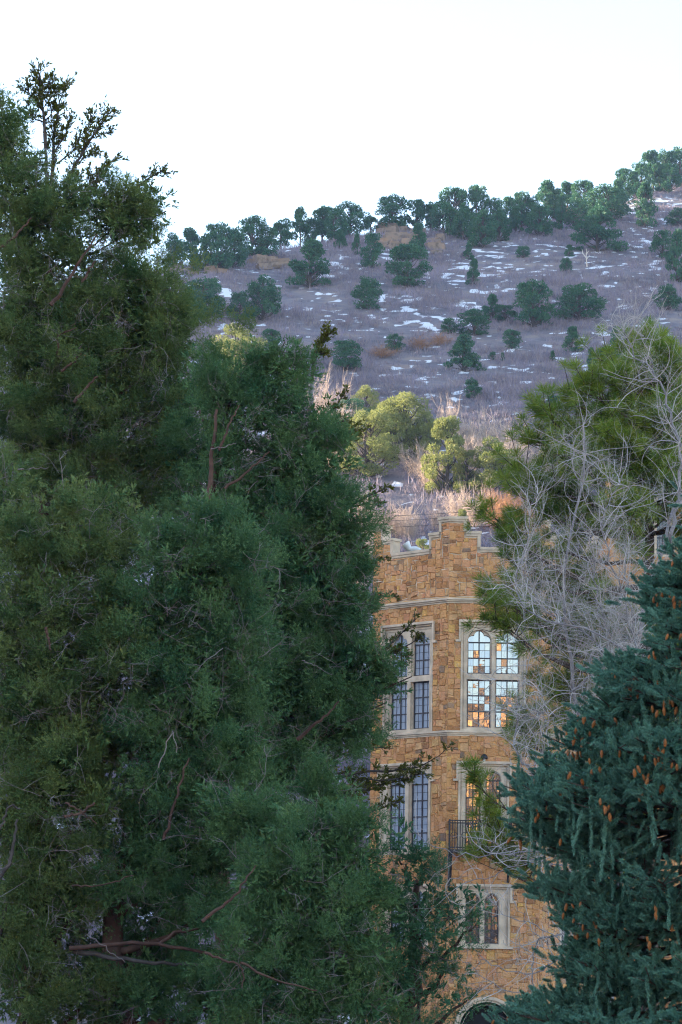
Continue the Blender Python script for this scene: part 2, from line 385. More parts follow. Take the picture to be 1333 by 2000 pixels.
def stones(mb, fr, u0, u1, v0, v1, allow, rng, c=.088, lift=.0):
    """random squared rubble: blocks of uneven size packed on a small grid, each with a sloped edge and a rough set"""
    nu, nv = max(1, int(round((u1 - u0) / c))), max(1, int(round((v1 - v0) / c))); cu, cv = (u1 - u0) / nu, (v1 - v0) / nv
    U, V = np.meshgrid(u0 + (np.arange(nu) + .5) * cu, v0 + (np.arange(nv) + .5) * cv); free = allow(U, V)
    jit = rng.normal(0, .020, (nv + 1, nu + 1, 2)); jit[:, 0, 0] = jit[:, -1, 0] = 0
    for j in range(nv):
        for i in range(nu):
            if not free[j, i]: continue
            big = rng.random()
            w = rng.integers(2, 5) if big < .62 else rng.integers(3, 7); h = rng.integers(1, 4) if big < .55 else rng.integers(2, 5)
            k = 1
            while k < w and i + k < nu and free[j, i + k]: k += 1
            w = k; k = 1
            while k < h and j + k < nv and free[j + k, i:i + w].all(): k += 1
            h = k; free[j:j + h, i:i + w] = False
            co = []
            for (b, a) in ((j, i), (j, i + w), (j + h, i + w), (j + h, i)):
                co.append((u0 + a * cu + jit[b, a, 0], v0 + b * cv + jit[b, a, 1]))
            co = np.array(co); ce = co.mean(0); g = .004
            o_ = co + np.sign(ce - co) * g; f_ = co + np.sign(ce - co) * (g + .017) + rng.normal(0, .004, (4, 2))
            wl = lift + .014 + rng.random() * .030; tl = rng.normal(0, .009, 4)
            A = fr(np.column_stack([o_, np.full(4, lift + .001)])); B = fr(np.column_stack([f_, wl + tl]))
            mb.add(np.concatenate([A, B]), [(4, 5, 6, 7), (0, 1, 5, 4), (1, 2, 6, 5), (2, 3, 7, 6), (3, 0, 4, 7)])
def light_poly(ua, ub, va, vs, kind):
    """one window light, from sill va to spring line vs with its arched head"""
    uc, r = (ua + ub) / 2, (ub - ua) / 2; P = [(ua, va), (ub, va)]
    if kind == 'flat': return P + [(ub, vs), (ua, vs)]
    th = np.linspace(0, math.pi, 41 if kind == 'cusp' else 17)
    for t in th:
        if kind == 'cusp': q = r * (.74 + .26 * abs(math.cos(2.5 * (t - math.pi / 2)))) ; P.append((uc + q * math.cos(t), vs + q * 1.02 * math.sin(t)))
        elif kind == 'round': P.append((uc + r * math.cos(t), vs + r * math.sin(t)))
        else:                                        # pointed
            s = math.cos(t); P.append((uc + r * s, vs + r * 1.15 * (math.sin(t) ** .85) * (1 - .10 * abs(s)) + (.12 * r * (1 - abs(s)))))
    return P

def window(par, fr, u0, u1, v0, v1, lights, hood, glass, rng, cols=2, rows=(2, 2), sill=True):
    """stone window frame with its lights (ua, ub, va, vs, kind), hood mould, glazing bars and panes"""
    mb = MB()
    out = [light_poly(a - .035, b + .035, c - .03, d, 'flat' if k == 'flat' else ('round' if k == 'cusp' else k)) for a, b, c, d, k in lights]
    plate(mb, fr, rect(u0, u1, v0, v1), out, -.20, -.055)
    plate(mb, fr, rect(u0 + .03, u1 - .03, v0 + .03, v1 - .03), [light_poly(*l) for l in lights], -.34, -.165)
    t = .075                                         # raised moulding round the frame
    mb.box(fr, u0, u0 + t, v0, v1, -.1, .03); mb.box(fr, u1 - t, u1, v0, v1, -.1, .03); mb.box(fr, u0 + t, u1 - t, v1 - t, v1, -.1, .03)
    mb.box(fr, u0 + t, u1 - t, v0, v0 + t, -.1, .01)
    t2 = .04
    mb.box(fr, u0 + .13, u0 + .13 + t2, v0 + t, v1 - .15, -.08, -.03); mb.box(fr, u1 - .13 - t2, u1 - .13, v0 + t, v1 - .15, -.08, -.03)
    mb.box(fr, u0 + .13, u1 - .13, v1 - .19, v1 - .15, -.08, -.028)
    wf = mb.build('window', M['limestone'], par)
    if hood:
        hb = MB(); d = hood
        hb.box(fr, u0 - .09, u1 + .09, v1, v1 + .10, -.02, .13); hb.box(fr, u0 - .09, u0 - .005, v1 - d, v1, -.02, .115); hb.box(fr, u1 + .005, u1 + .09, v1 - d, v1, -.02, .115)
        hb.box(fr, u0 - .22, u0 - .005, v1 - d - .09, v1 - d, -.02, .12); hb.box(fr, u1 + .005, u1 + .22, v1 - d - .09, v1 - d, -.02, .12)
        hb.build('hood_mould', M['limestone'], wf)
    wg = -.29
    for (a, b, c, d, k) in lights:
        bars = MB(); panes = MB()
        r = (b - a) / 2; top = d if k == 'flat' else d + r * 1.02; nr = rows[0] if k == 'flat' else rows[1]
        f = .042
        bars.box(fr, a, a + f, c, d + .05, wg, wg + .05); bars.box(fr, b - f, b, c, d + .05, wg, wg + .05); bars.box(fr, a + f, b - f, c, c + f, wg, wg + .05)
        if k == 'flat': bars.box(fr, a + f, b - f, d - f, d, wg, wg + .05)
        else: bars.box(fr, a + f, b - f, d - .02, d + .03, wg, wg + .052)
        us = np.linspace(a, b, cols + 1); vs = np.linspace(c, d, nr + 1)
        for u in us[1:-1]: bars.box(fr, u - .024, u + .024, c + f, top - .02, wg - .002, wg + .047)
        for v in vs[1:-1]: bars.box(fr, a + f, b - f, v - .024, v + .024, wg - .004, wg + .044)
        su = np.concatenate([[x, (x + y) / 2] for x, y in zip(us[:-1], us[1:])] + [[b]])
        sv = np.concatenate([[x, (x + y) / 2] for x, y in zip(vs[:-1], vs[1:])] + [[d, top + .02]] if k != 'flat' else [[x, (x + y) / 2] for x, y in zip(vs[:-1], vs[1:])] + [[d]])
        for u in su[1:-1:2]: bars.box(fr, u - .008, u + .008, c + f, d, wg - .006, wg + .02)
        for i, v in enumerate(sv[1:-1]):
            if i % 2 == 0: bars.box(fr, a + f, b - f, v - .008, v + .008, wg - .008, wg + .018)
        for i in range(len(su) - 1):
            for j in range(len(sv) - 1):
                tu, tv = rng.normal(0, .006), rng.normal(0, .007); x0, x1, y0, y1 = su[i], su[i + 1], sv[j], sv[j + 1]
                q = np.array([(x0, y0, -tu - tv), (x1, y0, tu - tv), (x1, y1, tu + tv), (x0, y1, -tu + tv)], float)
                q[:, 2] = q[:, 2] * np.array([(x1 - x0) + (y1 - y0)]) * .35 + wg + .006
                panes.add(fr(q), [(0, 1, 2, 3)])
        bars.build('glazing_bar', M['leading'], wf); panes.build('pane', M[glass], wf)
    return wf

def parapet_profile(W_, zb, za, zs, zt, h0, h1, e0=1, e1=1):
    """stepped battlement: crenel level za, step level zs, merlon top zt; half merlons of width h0 and h1 at each end"""
    P = [(0, zb), (W_, zb)]
    P += [(W_, zt), (W_ - h0, zt), (W_ - h0, zs), (W_ - h1, zs), (W_ - h1, za)] if e1 else [(W_, za)]
    P += [(h1, za), (h1, zs), (h0, zs), (h0, zt), (0, zt)] if e0 else [(0, za)]
    return P

def build_tower():
    rng = np.random.default_rng(11)
    ctr = (C1 + C2) / 2
    T = thing('castle_tower', 'tan rubble stone castle tower with stepped battlements and pale traceried windows', 'tower', (ctr[0], ctr[1] + 3, GZ))
    zb, za, zs, zt = ZT(1172) + .12, ZT(1074), ZT(1043), ZT(1015)
    sc1, sc2 = ZT(1172), ZT(1431)
    facets = [(CM, C0), (C0, C1), (C1, C2), (C2, C3), (C3, CR)]
    px = lambda p: (p - 874) / (1057 - 874) * WB     # photo pixel to distance along the front facet
    wins = {1: [], 2: [], 3: []}
    L2 = lambda ua, ub, um, w: [(ua, um - w, ZT(1420), ZT(1327), 'flat'), (um + w, ub, ZT(1420), ZT(1327), 'flat'),
                                (ua, um - w, ZT(1315), ZT(1254), 'cusp'), (um + w, ub, ZT(1315), ZT(1254), 'cusp')]
    fu0, fu1 = .52, WB - .58                          # front facet window
    wins[2].append((fu0, fu1, ZT(1428), ZT(1216), L2(fu0 + .28, fu1 - .28, (fu0 + fu1) / 2, .10), .72, 'glass', 2, (3, 2)))
    su0, su1 = .62, WA - .80
    wins[1].append((su0, su1, ZT(1428), ZT(1216), L2(su0 + .28, su1 - .28, (su0 + su1) / 2, .13), .72, 'glass_curtain', 2, (3, 2)))
    f3a, f3b = px(897), px(997)
    wins[2].append((f3a, f3b, ZT(1668), ZT(1492), [(px(912), px(940.5), ZT(1660), ZT(1524), 'point'), (px(951.5), px(980), ZT(1660), ZT(1524), 'point')], .62, 'glass', 2, (4, 4)))
    wins[1].append((su0 - .08, su1 - .05, ZT(1668), ZT(1492), [(su0 + .28, (su0 + su1) / 2 - .16, ZT(1658), ZT(1530), 'round'), ((su0 + su1) / 2 + .1, su1 - .2, ZT(1658), ZT(1530), 'round')], .62, 'glass_curtain', 2, (4, 4)))
    wins[2].append((px(899), px(1000), ZT(1850), ZT(1732), [(px(914), px(941), ZT(1843), ZT(1763), 'point'), (px(951), px(978), ZT(1843), ZT(1763), 'point')], .55, 'glass_dark', 2, (3, 3)))
    wins[1].append((su0 + .1, su1 - .1, ZT(1850), ZT(1732), [(su0 + .4, (su0 + su1) / 2 - .12, ZT(1843), ZT(1763), 'point'), ((su0 + su1) / 2 + .12, su1 - .4, ZT(1843), ZT(1763), 'point')], .55, 'glass_curtain', 2, (3, 3)))
    wins[3].append((1.2, 2.2, ZT(1850), ZT(1770), [(1.42, 1.98, ZT(1843), ZT(1795), 'point')], .4, 'glass_curtain', 2, (3, 3)))
    du, dr, dz = px(957), 1.0, ZT(2012)
    for k, (p, q) in enumerate(facets):
        fr, W_ = facet(p, q)
        holes = [rect(w[0], w[1], w[2], w[3]) for w in wins.get(k, [])]
        arch = None
        if k == 2:
            arch = [(du - dr, GZ - .3), (du + dr, GZ - .3)] + [(du + dr * math.cos(t), dz + dr * math.sin(t)) for t in np.linspace(0, math.pi, 21)]
            big = [(du - dr - .3, GZ - .3), (du + dr + .3, GZ - .3)] + [(du + (dr + .3) * math.cos(t), dz + (dr + .3) * math.sin(t)) for t in np.linspace(0, math.pi, 21)]
        wall = MB(); ol = rect(0, W_, GZ - .3 if arch is None else GZ - .31, zb)
        if arch: ol = [(0, GZ - .31), (W_, GZ - .31), (W_, zb), (0, zb)]
        plate(wall, fr, ol, holes + ([arch] if arch else []), -.4, 0)
        wl = wall.build('wall', M['mortar'], T)
        def allow(U, V):
            ok = np.ones_like(U, bool)
            for h in holes: ok &= ~((U > h[0][0] - .03) & (U < h[1][0] + .03) & (V > h[0][1] - .03) & (V < h[2][1] + .03))
            if arch: ok &= ~inside(big, U, V)
            return ok & (np.abs(V - sc1) > .08) & (np.abs(V - sc2) > .07)
        st = MB(); stones(st, fr, 0, W_, GZ - .2, zb - .01, allow, rng); st.build('stone_facing', M['stone'], wl)
        # battlement
        h0, h1 = (.52, 1.05) if k != 2 else (.70, 1.28)
        prof = parapet_profile(W_, zb, za, zs, zt, h0, h1, k != 0, k != 4)
        pb = MB(); pin = np.array(prof); th = .46; mi = .19
        inner = pin.copy(); inner[pin[:, 0] <= 0, 0] = mi; inner[pin[:, 0] >= W_, 0] = W_ - mi
        plate(pb, fr, prof, [], 0, 0)
        n_ = len(pin); A = fr(np.column_stack([pin, np.zeros(n_)])); B = fr(np.column_stack([inner, np.full(n_, -th)])); i = np.arange(n_); j = (i + 1) % n_
        pb.add(np.concatenate([A, B]), np.stack([i, i + n_, j + n_, j], 1))
        tr = np.array([t for t in tessellate_polygon([[Vector((a, b, 0)) for a, b in prof]])]); pb.add(B, tr)
        bt = pb.build('battlement', M['limestone'], T)
        st = MB(); stones(st, fr, 0, W_, zb + .01, zt - .16, lambda U, V: inside(prof, U, V) & inside([(a + (.1 if 0 < a < W_ / 2 else -.1 if W_ / 2 < a < W_ else 0), b) for a, b in prof], U, V + .13) & inside([(a + (-.1 if 0 < a < W_ / 2 else .1 if W_ / 2 < a < W_ else 0), b) for a, b in prof], U, V + .13), rng)
        st.build('stone_facing', M['stone'], bt)
        cp = MB()
        segs = [(h1 - .03, W_ - h1 + .03, za)] + ([(h0 - .03, h1 + .05, zs), (-.04, h0 + .05, zt)] if k != 0 else []) + ([(W_ - h1 - .05, W_ - h0 + .03, zs), (W_ - h0 - .05, W_ + .04, zt)] if k != 4 else [])
        for a, b, z in segs:
            cp.box(fr, a, b, z - .002, z + .11, -th - .03, .085); cp.box(fr, a + .02, b - .02, z - .10, z - .004, -.03, .05)
        for a, z0_, z1_ in ([(h1, za, zs), (h0, zs, zt)] if k != 0 else []): cp.box(fr, a - .12, a + .006, z0_ + .09, z1_ - .08, -.02, .045)
        for a, z0_, z1_ in ([(W_ - h1, za, zs), (W_ - h0, zs, zt)] if k != 4 else []): cp.box(fr, a - .006, a + .12, z0_ + .09, z1_ - .08, -.02, .045)
        cp.build('coping', M['limestone'], bt)
        # string courses: a drip mould on each facet, mitred by running to the corner
        for z, pr in ((sc1, .16), (sc2, .13)):
            sm = MB()
            for (v0, v1, w1) in ((z - .02, z + .06, pr), (z - .085, z - .022, pr * .62), (z - .15, z - .087, pr * .3)):
                dd = w1 * math.tan(R(21.5)); c = np.array([(0, v0, -.02), (W_, v0, -.02), (W_ + dd, v0, w1), (-dd, v0, w1), (0, v1, -.02), (W_, v1, -.02), (W_ + dd, v1 - .0, w1), (-dd, v1, w1)])
                sm.add(fr(c), [(0, 3, 2, 1), (4, 5, 6, 7), (3, 7, 6, 2), (0, 4, 7, 3), (1, 2, 6, 5)])
            sm.build('string_course', M['limestone'], T)
        for w in wins.get(k, []):
            window(T, fr, w[0], w[1], w[2], w[3], w[4], w[5], w[6], rng, w[7], w[8])
        if arch:
            ar = MB()
            for (ra, rb, w1) in ((dr - .02, dr + .12, .0), (dr + .10, dr + .22, .07), (dr + .2, dr + .32, .14)):
                th_ = np.linspace(0, math.pi, 25); a = [(du + ra * math.cos(t), dz + ra * math.sin(t)) for t in th_]; b = [(du + rb * math.cos(t), dz + rb * math.sin(t)) for t in th_[::-1]]
                plate(ar, fr, a + [(du - ra, GZ - .2), (du - rb, GZ - .2)] + b + [(du + rb, GZ - .2), (du + ra, GZ - .2)], [], -.3, w1)
            dw = ar.build('doorway', M['limestone'], T)
            MB().box(fr, du - dr, du + dr, GZ - .2, dz + dr, -.9, -.45).build('dark_doorway_fill', M['dark_inside'], dw)  # near-black block filling the doorway as its dark inside
            # balcony with iron railing and raking struts
            b0, b1, bz, pr = px(878), px(1000), ZT(1662), .95
            bal = MB().box(fr, b0, b1, bz - .10, bz, .0, pr).build('balcony', M['iron'], T)
            rl = MB(); zt_ = ZT(1606)
            for v in (zt_, zt_ - .10, bz + .08):
                rl.box(fr, b0, b1, v - .022, v + .022, pr - .05, pr - .01); rl.box(fr, b0, b0 + .04, v - .022, v + .022, .04, pr - .05); rl.box(fr, b1 - .04, b1, v - .022, v + .022, .04, pr - .05)
            for u in np.arange(b0 + .02, b1, .105): rl.box(fr, u - .016, u + .016, bz, zt_ - .02, pr - .046, pr - .02)
            for w in np.arange(.1, pr - .06, .105): rl.box(fr, b0 + .008, b0 + .03, bz, zt_ - .02, w, w + .022)
            for u in (b0 + .02, (b0 + b1) / 2, b1 - .02): rl.box(fr, u - .03, u + .03, bz, zt_ + .05, pr - .06, pr)
            for u in np.arange(b0 + .2, b1 - .1, .42):
                th_ = np.linspace(0, 2 * math.pi, 15); v_, f_ = tube(fr(np.column_stack([u + .13 * np.cos(th_), (bz + zt_) / 2 - .02 + .13 * np.sin(th_), np.full(15, pr - .03)])), .013, 4); rl.add(v_, f_)
            rl.build('railing', M['iron'], bal)
            for u in (b0 + .10, b1 - .10):
                v_, f_ = tube(fr(np.array([(u, bz - .1, pr - .15), (u, bz - .6, .5), (u, bz - 1.25, .06)])), .045, 6); obj('strut', v_, f_, M['iron'], bal)
            v_, f_ = tube(fr(np.array([(px(880), bz - .12, .07), (px(880), bz - 1.6, .07)])), .05, 6); obj('drainpipe', v_, f_, M['iron'], T)
            sl = MB().box(fr, px(893), px(1006), ZT(1853), ZT(1849), -.02, .14); sl.build('sill', M['limestone'], T)
    # roof deck
    poly = np.array([CM, C0, C1, C2, C3, CR]); c = poly.mean(0); poly = c + (poly - c) * .93
    V = np.column_stack([poly, np.full(6, zb + .25)]); obj('roof_deck', V, [np.array([(0, 1, 2), (0, 2, 3), (0, 3, 4), (0, 4, 5)])], M['mortar'], T)
    V = np.concatenate([np.column_stack([np.array([CM, CR]), np.full(2, GZ - .2)]), np.column_stack([np.array([CM, CR]), np.full(2, za)])])
    obj('rear_wall', V, np.array([(0, 2, 3, 1)]), M['mortar'], T)
    # lamp over the middle window
    fr, W_ = facet(C1, C2); u = px(947); z = ZT(1489); L = thing('wall_lamp', 'small dark domed lamp on a white bracket above the pointed tower window', 'lamp', fr(np.array((u, z, .1))))
    v_, f_ = tube(fr(np.array([(u, z - .02, .05), (u, z + .16, .14)])), .055, 8); obj('bracket', v_, f_, M['white_metal'], L, True)
    a = np.linspace(0, math.pi / 2, 7); pr = [(.15 * math.cos(t), .15 * math.sin(t)) for t in a]
    mb = MB(); th_ = np.linspace(0, 2 * math.pi, 13)[:-1]
    V = np.array([(u + r * math.cos(t), z + .15 + h_ * 1.2, .15 + r * math.sin(t)) for r, h_ in [(.13, -.02)] + pr for t in th_]); n = 12
    F = [(r * n + i, r * n + (i + 1) % n, (r + 1) * n + (i + 1) % n, (r + 1) * n + i) for r in range(len(pr)) for i in range(n)]
    obj('lamp_shade', fr(V), np.array(F), M['iron'], L, True)
    # vent cowl on the roof deck
    p = at(805, 1078, YT + 3.6); V_ = thing('roof_vent', 'small white metal vent cowl poking above the tower parapet', 'vent', (p[0], p[1], zb + .25))
    v_, f_ = tube([(p[0], p[1], zb + .25), (p[0], p[1], p[2] + .05)], .11, 10); obj('pipe', v_, f_, M['white_metal'], V_, True)
    v_, f_ = tube([(p[0] - .28, p[1], p[2] + .36), (p[0] - .1, p[1], p[2] + .12), (p[0] + .15, p[1], p[2] + .12), (p[0] + .38, p[1], p[2] + .05)], [.2, .13, .13, .10], 10); obj('cowl', v_, f_, M['white_metal'], V_, True)
build_tower()

def build_wing():                                    # the taller part of the building behind the pine
    rng = np.random.default_rng(5)
    Y = 121.0; p = at(1192, 1500, Y)[:2]; q = p + np.array((9.0, .8)); zt = float(at(1300, 862, Y)[2])
    T = thing('castle_wing', 'tall orange stone castle wing half hidden behind the green pine', 'building', (p[0] + 4.5, p[1] + 3, GZ))
    for k, (a, b) in enumerate(((p + np.array((.4, 6.0)), p), (p, q))):
        fr, W_ = facet(a, b); hs = []
        if k == 1: hs = [rect(u, u + 1.7, z, z + 3.2) for u in (1.2, 4.4) for z in (zt - 5.2, zt - 10.2, zt - 15.5)]
        wall = MB(); plate(wall, fr, rect(0, W_, GZ - .3, zt), hs, -.4, 0); wl = wall.build('wall', M['mortar'], T)
        st = MB()
        def allow(U, V):
            ok = np.ones_like(U, bool)
            for h in hs: ok &= ~((U > h[0][0] - .03) & (U < h[1][0] + .03) & (V > h[0][1] - .03) & (V < h[2][1] + .03))
            return ok
        stones(st, fr, 0, W_, GZ - .2, zt - .12, allow, rng, .13); st.build('stone_facing', M['stone'], wl)
        MB().box(fr, -.05, W_ + .05, zt - .1, zt + .15, -.45, .12).build('coping', M['limestone'], T)
        for h in hs:
            a0, a1, z0, z1 = h[0][0], h[1][0], h[0][1], h[2][1]; um = (a0 + a1) / 2
            window(T, fr, a0, a1, z0, z1, [(a0 + .2, um - .08, z0 + .15, z1 - .75, 'point'), (um + .08, a1 - .2, z0 + .15, z1 - .75, 'point')], .5, 'glass_dark', rng, 2, (3, 3))
    V = np.array([(p[0] + .3, p[1] + .3, zt - .3), (q[0], q[1] + .3, zt - .3), (q[0], q[1] + 6, zt - .3), (p[0] + .6, p[1] + 6, zt - .3)]); obj('roof_deck', V, np.array([(0, 1, 2, 3)]), M['mortar'], T)
build_wing()

# ------------------------------------------------------------------ trees and shrubs on the hill
def crown_mesh(kind, seed, n, leaf):
    """unit tree (height 1, width 1): returns crown vertices and trunk tubes"""
    rng = np.random.default_rng(seed); lobes = []; tb = MB()
    if kind == 'round':
        for i in range(46):
            t = rng.uniform(.08, .95); r = .43 * math.sqrt(max(.05, 1 - ((t - .42) / .60) ** 2)); a = rng.uniform(0, 6.283); q = r * math.sqrt(rng.uniform(.15, 1))
            lobes.append((q * math.cos(a), q * math.sin(a), t, rng.uniform(.065, .15)))
    elif kind == 'cone':
        for i in range(44):
            t = rng.uniform(.05, .93) ; r = .46 * (1 - t) ** .75 + .03; a = rng.uniform(0, 6.283); q = r * math.sqrt(rng.uniform(.1, 1))
            lobes.append((q * math.cos(a), q * math.sin(a), t, rng.uniform(.055, .12)))
    else:                                            # open: a few separate foliage pads on bare limbs
        for i in range(20):
            t = rng.uniform(.22, .93); a = rng.uniform(0, 6.283); q = rng.uniform(.05, .42) * (1.25 - .6 * t)
            lobes.append((q * math.cos(a), q * math.sin(a), t, rng.uniform(.09, .16)))
    lobes.append((0, 0, .93, .08))
    bend = rng.normal(0, .04, 2)
    v, f = tube([(0, 0, -.06), (bend[0] * .5, bend[1] * .5, .35), (bend[0], bend[1], .62), (0, 0, .9)], [.035, .028, .018, .006], 5); tb.add(v, f)
    for (x, y, z, r) in lobes:
        z0 = max(.04, z - .12 - .5 * math.hypot(x, y)); v, f = tube([(0, 0, z0), (x * .55, y * .55, (z0 + z) / 2 - .02), (x, y, z)], [.014, .009, .003], 3); tb.add(v, f)
    L = np.array(lobes); w = L[:, 3] ** 2; k = rng.choice(len(L), n, p=w / w.sum())
    d = unit(rng, n); d[:, 2] = d[:, 2] * .8 + .12
    rad = L[k, 3] * rng.uniform(.45, 1.12, n) ** .6
    p = L[k, :3] + d * rad[:, None] * np.array((1, 1, .75)); p[:, 2] = np.maximum(p[:, 2], .015)
    V = diamonds(p, d + rng.normal(0, .7, (n, 3)) + np.array((0, 0, .25)), leaf * rng.uniform(.6, 1.4, n), leaf * rng.uniform(.30, .60, n), rng)
    return V.reshape(-1, 3), np.arange(n * 4).reshape(-1, 4), tb.get()
PROTO = {}
def proto(kind, seed, n, leaf, mat):
    key = (kind, seed, n, mat)
    if key not in PROTO:
        V, F, (tv, tf) = crown_mesh(kind, seed, n, leaf)
        PROTO[key] = (mesh('crown', V, F, M[mat]), mesh('trunk', tv, tf, M['dark_bark'], True))
    return PROTO[key]
RNG = random.Random(3)
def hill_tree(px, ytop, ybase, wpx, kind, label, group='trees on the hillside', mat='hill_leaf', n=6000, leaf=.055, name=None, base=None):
    p = on_hill(px, ybase) if base is None else base
    s = PXM(p[1]); h = (ybase - ytop) * s * 1.06; w = wpx * s * 1.22
    name = name or {'round': 'pinyon_tree', 'cone': 'juniper_tree', 'open': 'ridge_pine'}[kind]
    o = thing(name, label, 'tree', (p[0], p[1], p[2] - .05), group)
    c, t = proto(kind, RNG.randrange(7 if n < 9000 else 4), n, leaf, mat)
    for nm, me in (('crown', c), ('trunk', t)):
        q = bpy.data.objects.new(nm, me); COL.objects.link(q); q.parent = o
    o.scale = (w, w, h); o.rotation_euler = (RNG.uniform(-.04, .04), RNG.uniform(-.04, .04), RNG.uniform(0, 6.28))
    return o
RIDGE = 'trees along the skyline ridge'
LL, NR = 'left to right along the skyline', 'skyline ridge'
for px, yt, yb, w, k, lab in [
    (341, 455, 522, 46, 'round', 'low round pinyon where the ridge meets the near juniper, first tree of the skyline'),
    (378, 449, 523, 52, 'open', 'open spreading ridge tree with sky through its limbs, second from the left of the skyline'),
    (425, 438, 532, 64, 'round', 'wide bushy tree above the red soil bank, third from the left end of the skyline'),
    (493, 421, 502, 66, 'round', 'dense dark round tree standing clear at the left of the ridge, fourth from the left'),
    (548, 411, 468, 50, 'open', 'pale sparse pine on the ridge just right of the dense dark round tree'),
    (587, 391, 468, 42, 'open', 'slim ridge pine with flat topped layered crown leaning against the sky'),
    (630, 387, 462, 52, 'open', 'loose pine on the ridge beside the flat topped slim pine'),
    (682, 388, 458, 62, 'round', 'dark forked ridge tree just left of the open sky gap'),
    (656, 410, 474, 44, 'round', 'small green tree in front of the loose and forked ridge pines'),
    (765, 369, 438, 72, 'round', 'full rounded tree standing on top of the rock outcrop at the sky gap'),
    (815, 373, 434, 44, 'open', 'thin limbed ridge tree beside the full rounded tree on the outcrop'),
    (842, 375, 432, 44, 'open', 'second thin limbed tree on bare ground right of the outcrop tree'),
    (888, 364, 462, 60, 'round', 'tall dense tree at the left end of the thick ridge grove'),
    (932, 362, 462, 50, 'open', 'ridge pine with a yellowish sunlit top in the thick grove'),
    (944, 410, 484, 52, 'round', 'bushy tree at the foot of the yellow topped ridge pine'),
    (976, 408, 472, 48, 'cone', 'broad conical tree at the right foot of the thick ridge grove'),
    (990, 358, 415, 48, 'round', 'round dark crown against the sky right of the yellow topped pine'),
    (1018, 376, 446, 42, 'round', 'plain green ridge tree between the round dark crown and the next pale pine'),
    (1068, 340, 414, 56, 'open', 'tallest pale yellow pine in the middle of the right hand ridge'),
    (1052, 400, 462, 50, 'round', 'rounded tree below the tallest pale yellow ridge pine'),
    (1096, 380, 450, 30, 'cone', 'slim upright juniper below the ridge beside a pale rock face'),
    (1108, 353, 422, 42, 'open', 'ragged ridge pine right of the tallest pale yellow pine'),
    (1142, 350, 430, 46, 'round', 'dark ridge tree left of the big spreading crown'),
    (1184, 362, 436, 82, 'round', 'big spreading crown on the ridge behind the largest conical tree'),
    (1168, 400, 492, 94, 'cone', 'largest broad conical tree on the upper slope below the right hand ridge'),
    (1190, 328, 368, 42, 'round', 'round crown on the skyline above the big spreading crown'),
    (1222, 308, 374, 40, 'open', 'feathery ridge pine on the rising right hand skyline'),
    (1252, 312, 378, 40, 'round', 'dense ridge tree right of the feathery pine'),
    (1277, 292, 374, 40, 'open', 'tall narrow pine near the right end of the skyline'),
    (1300, 294, 370, 40, 'round', 'second last crown at the right end of the skyline'),
    (1326, 287, 366, 52, 'round', 'highest tree on the skyline, cut off by the right edge of the photo'),
    (1308, 320, 376, 46, 'cone', 'small conical tree below the highest trees at the right end of the ridge'),
    (1260, 354, 444, 50, 'cone', 'tall juniper on the snowy slope beneath the right end of the ridge'),
    (905, 398, 470, 46, 'cone', 'upright dark tree tucked between the tall dense tree and the yellow topped ridge pine'),
    (962, 385, 455, 44, 'round', 'bushy crown filling the grove right of the yellow topped ridge pine'),
    (1036, 388, 446, 44, 'round', 'low dark crown on the ridge left of the tallest pale yellow pine'),
    (1084, 370, 430, 40, 'round', 'green crown tucked against the right side of the tallest pale yellow pine'),
    (1128, 392, 452, 48, 'round', 'shaded round crown left of the largest conical tree'),
    (1206, 352, 420, 46, 'cone', 'conical crown wedged right of the big spreading ridge crown'),
    (1240, 334, 388, 40, 'cone', 'small conical crown below the feathery right hand ridge pine'),
    (1290, 318, 374, 40, 'round', 'leafy crown between the tall narrow pine and the small conical tree'),
    (724, 402, 440, 30, 'open', 'scraggly low tree at the left lip of the open sky gap'),
    (402, 456, 530, 44, 'cone', 'pointed dark tree squeezed between the open spreading tree and the wide bushy one'),
    (456, 446, 524, 44, 'round', 'shaded round tree just left of the dense dark round ridge tree'),
    (522, 440, 502, 40, 'round', 'low leafy crown at the right foot of the dense dark round ridge tree'),
    (610, 418, 470, 40, 'round', 'short bushy tree between the flat topped slim pine and the loose pine'),
    (866, 392, 456, 44, 'round', 'shaded low crown at the left foot of the tall dense grove tree'),
    (1008, 405, 455, 36, 'cone', 'little conical tree in the ridge grove above the grassy slope'),
    (1325, 408, 442, 44, 'round', 'small round tree on snow at the right edge of the photo below the ridge')]:
    hill_tree(px, yt, yb, w, k, lab, RIDGE)
